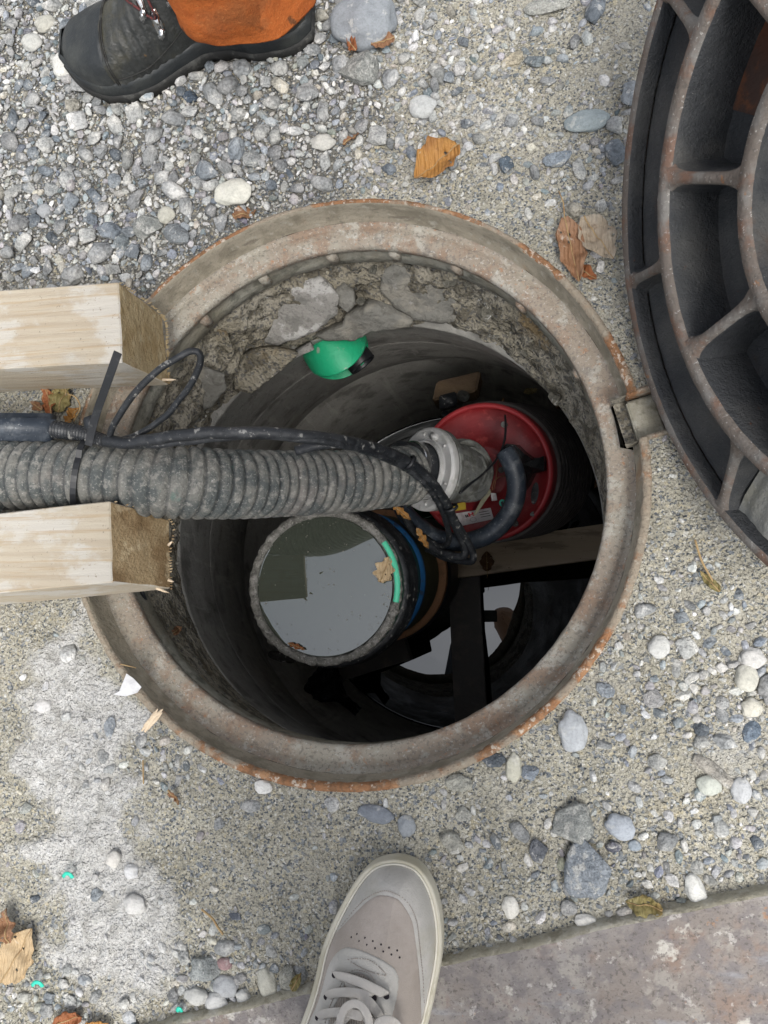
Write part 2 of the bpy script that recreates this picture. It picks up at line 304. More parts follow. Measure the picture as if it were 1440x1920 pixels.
 green=MT('green_pipe_plastic', (.015, .36, .17), (('n', (.35, .36, .3), 45, .62, .68, None, .75), ('n', (.16, .2, .11), 16, .58, .68, (1, 1, 1), .7), ('n', (.5, .52, .46), 260, .68, .72, None, .8)), rough=.42, bump=(('n', 120, .0005),), spec=.5),
 dgreen=MT('dark_green_pipe', (.012, .075, .045), (('n', (.035, .06, .045), 20, .45, .65, None, .8), ('n', (.2, .21, .18), 120, .64, .7, None, .6)), rough=.4),
 cutgreen=MT('bright_cut_green', (.03, .50, .29), (('w', (.25, .62, .45), 180, .4, .9, (1, 1, 1), .6), ('n', (.4, .5, .4), 160, .6, .68, None, .5)), rough=.5),
 crustrim=MT('mud_crusted_rim', (.20, .195, .175), (('n', (.31, .30, .28), 60, .45, .6), ('n', (.09, .088, .08), 150, .5, .64, None, .8), ('v', (.45, .44, .4), 500, .88, .92, None, .6)), rough=.9, bump=(('n', 150, .004), ('n', 420, .002)), spec=.3),
 olive=MT('algae_pipe_wall', (.045, .047, .025), (('n', (.07, .065, .035), 30, .45, .65),), rough=.5),
 blue=MT('blue_seal_ring', (.015, .10, .26), (('n', (.03, .05, .09), 60, .55, .66),), rough=.5),
 peach=MT('pale_brown_ring', (.36, .19, .10), (('n', (.22, .13, .07), 40, .5, .66, None, .8), ('n', (.03, .03, .02), 160, .66, .7)), rough=.6),
 black=MT('black_plastic', (.010, .011, .013), (('n', (.05, .05, .05), 80, .58, .7, None, .7),), rough=.4),
 bbag=MT('black_plastic_sheet', (.010, .011, .012), (('n', (.12, .12, .12), 60, .64, .7, None, .7),), rough=.25, bump=(('n', 70, .006),)),
 leather=MT('worn_black_leather', (.024, .026, .025), (('n', (.06, .055, .035), 14, .48, .68, None, .8), ('n', (.085, .09, .09), 40, .55, .72, None, .5), ('n', (.22, .11, .025), 22, .68, .74, None, .6), ('n', (.15, .14, .11), 320, .66, .72, None, .5)), rough=.48, bump=(('n', 40, .003), ('n', 220, .0006), ('n', 18, .003, (1, 1, .3))), spec=.5, rlay=(25, .35, .62)),
 toecap=MT('smooth_rubber_toecap', (.020, .023, .025), (('n', (.045, .048, .045), 18, .45, .7, None, .8), ('n', (.12, .11, .085), 110, .64, .72, None, .5)), rough=.4, bump=(('n', 60, .001), ('n', 300, .0004)), rlay=(20, .32, .55)),
 solerub=MT('boot_sole_rubber', (.018, .018, .017), (('n', (.07, .07, .065), 60, .52, .66, None, .7), ('n', (.14, .13, .11), 180, .62, .7, None, .6)), rough=.7, bump=(('n', 120, .001),)),
 orange=MT('dirty_orange_cloth', (.33, .088, .02), (('n', (.26, .065, .016), 14, .4, .65), ('n', (.08, .04, .02), 26, .60, .67, (1, 1, .6), .8), ('n', (.18, .075, .03), 9, .58, .7, None, .5), ('n', (.46, .2, .07), 300, .55, .7, None, .35)), rough=.85, bump=(('n', 26, .006), ('n', 700, .0006)), spec=.2),
 denim=MT('dark_trouser_cloth', (.03, .035, .05), (('n', (.05, .055, .07), 30, .4, .7),), rough=.9),
 taupe=MT('taupe_nubuck', (.335, .295, .26), (('n', (.39, .345, .31), 14, .4, .65), ('n', (.30, .26, .225), 30, .55, .7, None, .6), ('n', (.42, .38, .34), 90, .66, .7, None, .6)), rough=.9, bump=(('n', 700, .0003), ('n', 30, .001)), spec=.15),
 suede=MT('light_grey_suede', (.43, .415, .385), (('n', (.50, .48, .45), 18, .42, .65), ('n', (.36, .34, .27), 10, .54, .7, None, .7), ('n', (.32, .31, .29), 120, .58, .7, None, .4)), rough=.92, bump=(('n', 500, .0005),), spec=.12),
 foxing=MT('off_white_sole', (.56, .53, .44), (('n', (.47, .44, .34), 18, .45, .65), ('n', (.38, .36, .28), 60, .58, .7, None, .5)), rough=.6, spec=.3),
 piping=MT('clean_sole_line', (.72, .69, .60), (('n', (.6, .57, .48), 40, .5, .66),), rough=.55),
 lace=MT('woven_lace', (.60, .57, .53), (('w', (.46, .43, .40), 260, .3, .9, None, .6), ('n', (.5, .47, .42), 60, .5, .7, None, .5)), rough=.9, bump=(('w', 260, .0006),), spec=.1),
 tongue=MT('ribbed_tongue_cloth', (.33, .30, .265), (('w', (.2, .175, .15), 110, .3, .9, None, .7),), rough=.95, bump=(('w', 110, .001),)),
 hole=MT('dark_hole', (.02, .015, .02), (), rough=.9),
 white=MT('white_scrap', (.60, .60, .61), (('n', (.45, .45, .47), 50, .5, .7),), rough=.5),
 label=MT('white_label', (.5, .48, .48), (('n', (.35, .3, .3), 40, .55, .7),), rough=.5),
 yellow=MT('yellow_label', (.45, .32, .02), (('n', (.3, .2, .02), 60, .55, .7),), rough=.5),
 ink=MT('label_ink', (.03, .02, .02), (), rough=.6), inkred=MT('label_red_ink', (.5, .02, .03), (), rough=.6),
 tagm=MT('dirty_metal_tag', (.27, .26, .18), (('n', (.18, .17, .12), 60, .5, .66),), rough=.6),
 cord=MT('brown_cord', (.20, .085, .04), (('w', (.1, .04, .02), 400, .3, .8),), rough=.8),
 redlace=MT('dark_red_lace', (.10, .02, .02), (('n', (.03, .02, .02), 300, .45, .6),), rough=.8),
 glint=MT('hook_steel', (.62, .62, .62), (), rough=.2, metal=1),
 splinter=MT('pale_wood_splinter', (.62, .5, .36), (('n', (.42, .3, .18), 120, .5, .66, (.1, 1, 1), .7),), rough=.8),
 gplast=MT('green_plastic_bit', (.03, .5, .36), (), rough=.4),
 twig=MT('dry_twig', (.34, .24, .12), (('n', (.2, .1, .05), 60, .5, .66),), rough=.9),
)
def leafmat(name, a, b, c):
    m = MT(name, a, (('n', b, 22, .42, .62, None, .85), ('n', c, 50, .6, .68, None, .8), ('n', (.06, .035, .02), 180, .68, .73, None, .8)), rough=.62, bump=(('n', 120, .0015), ('w', 60, .0008)), spec=.3); return m
LF = dict(orange=leafmat('orange_brown_leaf', (.36, .18, .05), (.24, .11, .035), (.5, .40, .27)), brown=leafmat('dry_brown_leaf', (.22, .115, .06), (.30, .18, .11), (.50, .42, .35)),
          grey=leafmat('greyed_leaf', (.33, .27, .20), (.40, .35, .28), (.2, .14, .09)), tan=leafmat('tan_leaf', (.43, .32, .19), (.33, .22, .11), (.5, .42, .3)),
          red=leafmat('red_brown_leaf', (.25, .09, .035), (.2, .07, .03), (.4, .22, .1)), olive=leafmat('olive_brown_leaf', (.20, .17, .07), (.24, .14, .05), (.4, .35, .2)), dark=leafmat('wet_dark_leaf', (.10, .05, .02), (.06, .035, .02), (.15, .09, .04)))
def water(name, body, gloss):
    m = bpy.data.materials.new(name); m.use_nodes = True; t = m.node_tree; N = t.nodes; L = t.links
    b = N['Principled BSDF']; b.inputs['Base Color'].default_value = (*body, 1); b.inputs['Roughness'].default_value = .35; b.inputs['Specular IOR Level'].default_value = 0
    g = N.new('ShaderNodeBsdfGlossy'); g.inputs['Roughness'].default_value = .0; g.inputs['Color'].default_value = (.93, .97, 1, 1)
    mx = N.new('ShaderNodeMixShader'); mx.inputs[0].default_value = gloss
    L.new(b.outputs[0], mx.inputs[1]); L.new(g.outputs[0], mx.inputs[2]); L.new(mx.outputs[0], N['Material Output'].inputs[0])
    n = N.new('ShaderNodeTexNoise'); n.inputs['Scale'].default_value = 9; n.inputs['Detail'].default_value = 1; bp = N.new('ShaderNodeBump'); bp.inputs['Distance'].default_value = .00012
    tc = N.new('ShaderNodeTexCoord'); L.new(tc.outputs['Object'], n.inputs['Vector']); L.new(n.outputs['Fac'], bp.inputs['Height']); L.new(bp.outputs[0], g.inputs['Normal'])
    return m
M['murky'] = water('murky_green_water', (.052, .060, .047), .145); M['deepw'] = water('black_shaft_water', (.003, .004, .003), .10)

# ---------------------------------------------------------------- main dimensions
RC = Vector((-.242, .169, 0)); RR = .383                       # manhole frame centre / outer radius
PHI = .258; E_ = Vector((math.cos(PHI), math.sin(PHI), 0)); T_ = Vector((-E_.y, E_.x, 0))
LC = Vector((-.235, .127, 0)); LR = .343                       # ledge of the shaft cone at z=-.25
WC = Vector((-.213, .134, 0)); WR = .482; WZ = -1.42            # water level
NT0, NT1, NRO = None, None, .435
ntau = [(P(1190, 735, 0) - RC).dot(T_), (P(1188, 828, 0) - RC).dot(T_)]; NT1, NT0 = max(ntau), min(ntau)

# ---------------------------------------------------------------- ground
GRAVEL_POLY = [(-400, -400), (640, -400), (640, 0), (668, 90), (700, 200), (640, 310), (590, 372), (440, 420), (300, 560), (250, 560), (-400, 560)]
CRUST_POLY = [(70, 1235), (150, 1165), (205, 1250), (262, 1330), (262, 1400), (235, 1460), (262, 1600), (340, 1740), (330, 1830), (230, 1890), (110, 1800), (125, 1680), (60, 1600), (95, 1530), (45, 1430), (40, 1320)]
def gravel_mask(px, py):
    d = edist(px, py, GRAVEL_POLY); d = np.where(inpoly(px, py, GRAVEL_POLY), d, -d)
    return sstep(-70, 40, d + 90 * (fbm(px, py, .012, 3) - .5))
def crust_mask(px, py):
    d = edist(px, py, CRUST_POLY); d = np.where(inpoly(px, py, CRUST_POLY), d, -d)
    a = sstep(-34, 34, d + 150 * (fbm(px, py, .024, 9, 5) - .5))
    b = sstep(60, -30, np.hypot((px - 905) / 1.6, py - 235) - 20 + 120 * (fbm(px, py, .02, 12) - .5)) * .45
    c = sstep(60, -30, np.hypot(px - 1380, (py - 1400)) - 30 + 140 * (fbm(px, py, .02, 15) - .5)) * .35
    return np.clip(a + b + c, 0, 1)
def ground_h(x, y):
    px, py = proj(x, y); g = gravel_mask(px, py); c = crust_mask(px, py)
    h = .010 * (fbm(x, y, 6, 21) - .5) + .006 * (fbm(x, y, 22, 25) - .5) + g * (.006 + .010 * (fbm(x, y, 12, 31) - .5)) + c * (.004 + .012 * (fbm(x, y, 70, 35) - .42) + .006 * (fbm(x, y, 25, 38) - .5))
    h += .0035 * (fbm(x, y, 110, 41) - .5)
    rr = np.hypot(x - RC.x, y - RC.y); f = sstep(RR, RR + .07, rr)
    return h * f - .0015 + .001 * (1 - f)
st = .0045
gx = np.arange(-1.0, .62, st); gy = np.arange(-.72, 1.2, st); X, Y = np.meshgrid(gx, gy, indexing='ij')
Z = ground_h(X, Y)
rr = np.hypot(X - RC.x, Y - RC.y); tau = (X - RC.x) * T_.x + (Y - RC.y) * T_.y; rho = (X - RC.x) * E_.x + (Y - RC.y) * E_.y
cut = RR - .003
snap = (rr < cut) & (rr > cut - st * 1.45)
k = np.where(snap, cut / np.maximum(rr, .01), 1); inside = rr < cut - st * 1.45
notch = (rho > 0) & (rho < NRO - .002) & (tau > NT0 + .002) & (tau < NT1 - .002)
inside |= notch
X2 = RC.x + (X - RC.x) * k; Y2 = RC.y + (Y - RC.y) * k
px, py = proj(X2, Y2)
GM, CM = gravel_mask(px, py), crust_mask(px, py)
nx, ny = X.shape; idx = np.arange(nx * ny).reshape(nx, ny)
q = np.stack([idx[:-1, :-1], idx[1:, :-1], idx[1:, 1:], idx[:-1, 1:]], -1).reshape(-1, 4)
keep = ~inside.ravel()[q].any(1); q = q[keep]
VV = np.stack([X2, Y2, Z], -1).reshape(-1, 3)
used, inv = np.unique(q, return_inverse=True); Vg = VV[used]; Fg = inv.reshape(-1, 4)
g1 = GM.ravel()[used]; c1 = CM.ravel()[used]
# far skirt to the horizon
x0, x1, y0, y1 = gx[0], gx[-1], gy[0], gy[-1]; n0 = len(Vg); B = 300
sk = [(x0 - B, y0 - B), (x1 + B, y0 - B), (x1 + B, y1 + B), (x0 - B, y1 + B), (x0 + .01, y0 + .01), (x1 - .01, y0 + .01), (x1 - .01, y1 - .01), (x0 + .01, y1 - .01)]
Vg = np.vstack([Vg, [(a, b, -.012) for a, b in sk]]); Fg = np.vstack([Fg, [(n0, n0 + 1, n0 + 5, n0 + 4), (n0 + 1, n0 + 2, n0 + 6, n0 + 5), (n0 + 2, n0 + 3, n0 + 7, n0 + 6), (n0 + 3, n0, n0 + 4, n0 + 7)]])
g1 = np.concatenate([g1, np.full(8, .4)]); c1 = np.concatenate([c1, np.zeros(8)])
gr = mk('ground', Vg, Fg, M['ground'], loc=(0, 0, 0)); tag(gr, kind='structure')
for nm, arr in (('gravel', g1), ('crust', c1)):
    a = gr.data.attributes.new(nm, 'FLOAT', 'POINT'); a.data.foreach_set('value', arr.astype(np.float32))

# ---------------------------------------------------------------- manhole frame
fr = thing('frame', RC, 'round rusty cast iron manhole frame set flush in the ground around the open hole', 'manhole frame')
def nz(a, s=6, k=0): return mnoise.noise(Vector((math.cos(a) * s, math.sin(a) * s, k)))
hw = math.asin((NT1 - NT0) / 2 / RR); am = PHI + math.asin((NT0 + NT1) / 2 / RR)
A0, A1 = am + hw, am - hw + 2 * math.pi
# seat: the flat bearing ring, full circle but bitten at the notch
seatp = [(.3715, -.040), (.3690, -.0445), (.3640, -.0455), (.3600, -.0435), (.352, -.0445), (.3455, -.0455), (.3400, -.0475), (.3375, -.051), (.3375, -.060), (.345, -.064)]
def sj(a, j, r, z):
    d = abs((a - am + math.pi) % (2 * math.pi) - math.pi)
    if d < hw * 1.02 and j < 5:
        r = min(r, .356 - .001 * j)
    return r + .0008 * nz(a, 25, j), z + .0006 * nz(a, 18, j + 5)
v, f = revolve(seatp, RC, 420, jit=sj); mk('seat_ring', v, f, M['iron'], fr)
wp = [(RR - .0065, .0015), (RR - .008, -.002), (.3760, -.014), (.3735, -.030), (.3715, -.040)]
v, f = revolve(wp, RC, 360, a0=A0, a1=A1, jit=lambda a, j, r, z: (r + .001 * nz(a, 20, j) * (j > 0), z)); mk('inner_wall', v, f, M['ironwall'], fr)
def BOT(a): return max(0, min(1, .55 + 1.5 * math.cos(a - (-.95))))
tp = [(RR - .0075, -.002), (RR - .0058, .0018), (RR - .003, .0026), (RR + .0002, .0014), (RR + .001, -.012)]
v, f = revolve(tp, RC, 420, a0=A0, a1=A1, jit=lambda a, j, r, z: (r + .0011 * nz(a, 40, j) + .0007 * nz(a, 90, j) + (.0008 * BOT(a) if j > 2 else (-.0022 * BOT(a) if j < 2 else 0)), z + .0008 * nz(a, 60, j + 3) + (.0022 * BOT(a) - .0018 * max(0, min(1, .5 + 1.6 * math.sin(a - .9)))) * (0 < j < 4))); mk('rusty_rim', v, f, M['rust'], fr)
up_ = [(.345, -.064), (.3465, -.070), (.344, -.085), (.342, -.102), (.352, -.108), (.37, -.109)]
v, f = revolve(up_, RC, 240, jit=lambda a, j, r, z: (r + .0015 * nz(a, 9, j), z + .0015 * nz(a, 12, j + 3))); mk('lower_skirt', v, f, M['under'], fr)
for (qx, qy) in ((494, 520), (385, 600), (622, 478), (740, 472), (857, 500), (985, 565), (1085, 700)):
    a = P(qx, qy, -.068) - RC; an = math.atan2(a.y, a.x); e = Vector((math.cos(an), math.sin(an), 0)); t = Vector((-e.y, e.x, 0))
    v, f = rbox(t * .014, e * -.014, Vector((0, 0, -.036)), RC + e * .3475 - t * .0065 + Vector((0, 0, -.060)), .002)
    v = [p + e * (.006 if p.z < -.085 else 0) for p in v]
    mk('support_lug', v, f, M['iron'], fr)
# hinge pocket
def LP(r, t, z): return RC + E_ * r + T_ * t + Vector((0, 0, z))
pz = -.034; parts = []
pv = [LP(.352, NT0, -.002), LP(NRO, NT0, -.002), LP(NRO, NT1, -.002), LP(.352, NT1, -.002), LP(.358, NT0, pz), LP(NRO, NT0, pz), LP(NRO, NT1, pz), LP(.358, NT1, pz)]
mk('hinge_pocket', pv, [(0, 1, 5, 4), (1, 2, 6, 5), (2, 3, 7, 6), (4, 5, 6, 7)], M['mortar'], fr, smooth=False)
pr = []
for (a, b) in (((.372, NT0), (NRO, NT0)), ((.372, NT1), (NRO, NT1)), ((NRO, NT0), (NRO, NT1))):
    p, q_ = LP(a[0], a[1], 0), LP(b[0], b[1], 0); d = (q_ - p); s = Vector((0, 0, 1)).cross(d).normalized() * .003
    pr.append(rbox(d, s * 2, Vector((0, 0, -.026)), p - s + Vector((0, 0, .0025)), .001))
v, f = merge(pr); mk('pocket_rim', v, f, M['rust'], fr)
v, f = rbox(E_ * .034, T_ * ((NT1 - NT0) * .90), Vector((.0, 0, .010)), LP(.372, NT0 + .002, pz + .002), .002); pb = mk('mud_block', v, f, M['plateedge'], fr, smooth=False)

# ---------------------------------------------------------------- rubble collar + shaft
def collar(a, j, r, z): return r, z
cs = 300; rows = 44; V = []; Fc = []
for i in range(cs):
    a = 2 * math.pi * i / cs
    p0 = RC + Vector((math.cos(a) * .3535, math.sin(a) * .3535, -.1)); p1 = LC + Vector((math.cos(a) * LR, math.sin(a) * LR, -.25))
    rough = .5 + .5 * math.sin(a - .15); rough = .12 + .88 * max(0, min(1, rough * 1.5 - .25))       # rubble side is the far side
    for j in range(rows + 1):
        t = j / rows; p = p0.lerp(p1, t); e = Vector((math.cos(a), math.sin(a), 0))
        n = mnoise.fractal(p * 22, 1, 2.1, 4) * .012 + mnoise.fractal(p * 75, 1, 2, 3) * .006 + abs(mnoise.noise(p * 14)) * .012
        env = min(1, t * 6) * (1 - .75 * max(0, t - .86) / .14)
        lat = mnoise.noise(Vector((math.cos(a) * 7, math.sin(a) * 7, 0))) * .012 * rough * t
        p = p + e * ((n * rough - .004 * math.sin(t * math.pi)) * env) + Vector((0, 0, lat + mnoise.noise(p * 40) * .004 * rough * env))
        V.append(p)
for i in range(cs):
    i2 = (i + 1) % cs
    for j in range(rows): Fc.append((i * (rows + 1) + j, i2 * (rows + 1) + j, i2 * (rows + 1) + j + 1, i * (rows + 1) + j + 1))
co = mk('mortar_collar', V, Fc, M['mortar']); tag(co, 'crumbling earth and mortar collar packed between manhole frame and shaft', 'mortar collar')
sh = thing('concrete_shaft', (LC.x, LC.y, -1.7), 'dark damp precast concrete shaft dropping below the manhole frame', 'manhole shaft')
def shaftj(lo, hi):
    def J(a, j, r, z): return r, z
    return J
def ringw(profile, name, mat):
    V = []; Fc = []; n = 200; m = len(profile)
    for i in range(n):
        a = 2 * math.pi * i / n
        for (t, r, z) in profile:
            c = LC.lerp(WC, t); V.append(Vector((c.x + math.cos(a) * r, c.y + math.sin(a) * r, z + .002 * nz(a, 8, z))))
    for i in range(n):
        i2 = (i + 1) % n
        for j in range(m - 1): Fc.append((i * m + j, i2 * m + j, i2 * m + j + 1, i * m + j + 1))
    return mk(name, V, Fc, mat, sh)
ringw([(0, .352, -.238), (0, LR, -.247), (0, LR - .001, -.252), (.02, LR + .003, -.262), (.04, LR + .006, -.275), (.15, .364, -.36), (.3, .3835, -.452)], 'cone_ring', M['wall'])
ringw([(.3, .3860, -.450), (.3, .3838, -.454), (.31, .385, -.462), (.45, .405, -.56), (.6, .422, -.66), (.85, WR - .006, -.842)], 'upper_ring', M['wall'])
ringw([(.85, WR - .003, -.840), (.86, WR - .005, -.846), (1, WR, -1.42), (1, WR, -1.7)], 'lower_ring', M['wall'])
v, f = revolve([(.0001, 0), (WR + .01, 0)], (WC.x, WC.y, -1.7), 48); mk('shaft_floor', v, f, M['wall'], sh)
v, f = revolve([(.0001, 0), (.2, 0), (WR - .006, 0), (WR - .003, .0006), (WR - .001, .0022), (WR + .003, .005)], (WC.x, WC.y, WZ), 160)
v = [p + Vector((0, 0, -.054 * (p.x - WC.x))) for p in v]   # tilt added to move the reflected sky disc across the water
wt = mk('water', v, f, M['deepw']); tag(wt, kind='structure')

# ---------------------------------------------------------------- rock templates
def rock(sub, seed, cuts=5, sx=(1, .85, .6), amp=.12, minr=.55):
    r = random.Random(seed); bm = bmesh.new(); bmesh.ops.create_icosphere(bm, subdivisions=sub, radius=1)
    planes = []
    for _ in range(cuts):
        n = Vector((r.gauss(0, 1), r.gauss(0, 1), r.gauss(0, 1))).normalized(); planes.append((n, r.uniform(minr, .9)))
    for v in bm.verts:
        p = v.co * (1 + amp * mnoise.noise(v.co * 1.6 + Vector((seed * 3.1, 0, 0))))
        for n, d in planes:
            e = p.dot(n) - d
            if e > 0: p = p - n * e * .95
        v.co = Vector((p.x * sx[0], p.y * sx[1], p.z * sx[2]))
    bmesh.ops.triangulate(bm, faces=bm.faces)
    V, Fc = bmout(bm); return np.array([tuple(v) for v in V]), np.array(Fc)
TSM = [rock(1, i, 5, (1, random.uniform(.5, .9), random.uniform(.45, .75)), .35, .45) for i in range(14)]
TMD = [rock(2, 50 + i, (7 if i % 4 else 1), (1, random.uniform(.5, .9), random.uniform(.42, .7)), .3, .4 if i % 4 else .8) for i in range(16)]
TBG = [rock(4, 90 + i, (8 if i % 2 else 1), (1, random.uniform(.6, .92), random.uniform(.45, .65)), .3, .45) for i in range(12)]
TROUND = [rock(4, 190 + i, 0, (1, 1, 1), .18) for i in range(4)]; TANG = [rock(4, 290 + i, 10, (1, 1, 1), .3, .5) for i in range(8)]
PAL = np.array([(.215, .24, .265), (.30, .325, .345), (.38, .385, .38), (.46, .46, .445), (.34, .34, .335), (.55, .545, .515), (.68, .67, .645), (.48, .45, .38), (.165, .185, .205), (.41, .41, .385)])
PW = np.array([.09, .14, .17, .18, .12, .13, .06, .05, .02, .04]); PW /= PW.sum()
PN = ['dark blue-grey', 'blue-grey', 'mid grey', 'light grey', 'plain grey', 'pale', 'white', 'beige', 'slate dark', 'olive grey']

placed = {}
def grid_add(x, y, r): placed.setdefault((int(x / .03), int(y / .03)), []).append((x, y, r))
def grid_ok(x, y, r, ov=.85):
    i, j = int(x / .03), int(y / .03)
    for a in (-1, 0, 1):
        for b in (-1, 0, 1):
            for (u, v_, s) in placed.get((i + a, j + b), ()):
                if (u - x) ** 2 + (v_ - y) ** 2 < ((r + s) * ov) ** 2: return False
    return True

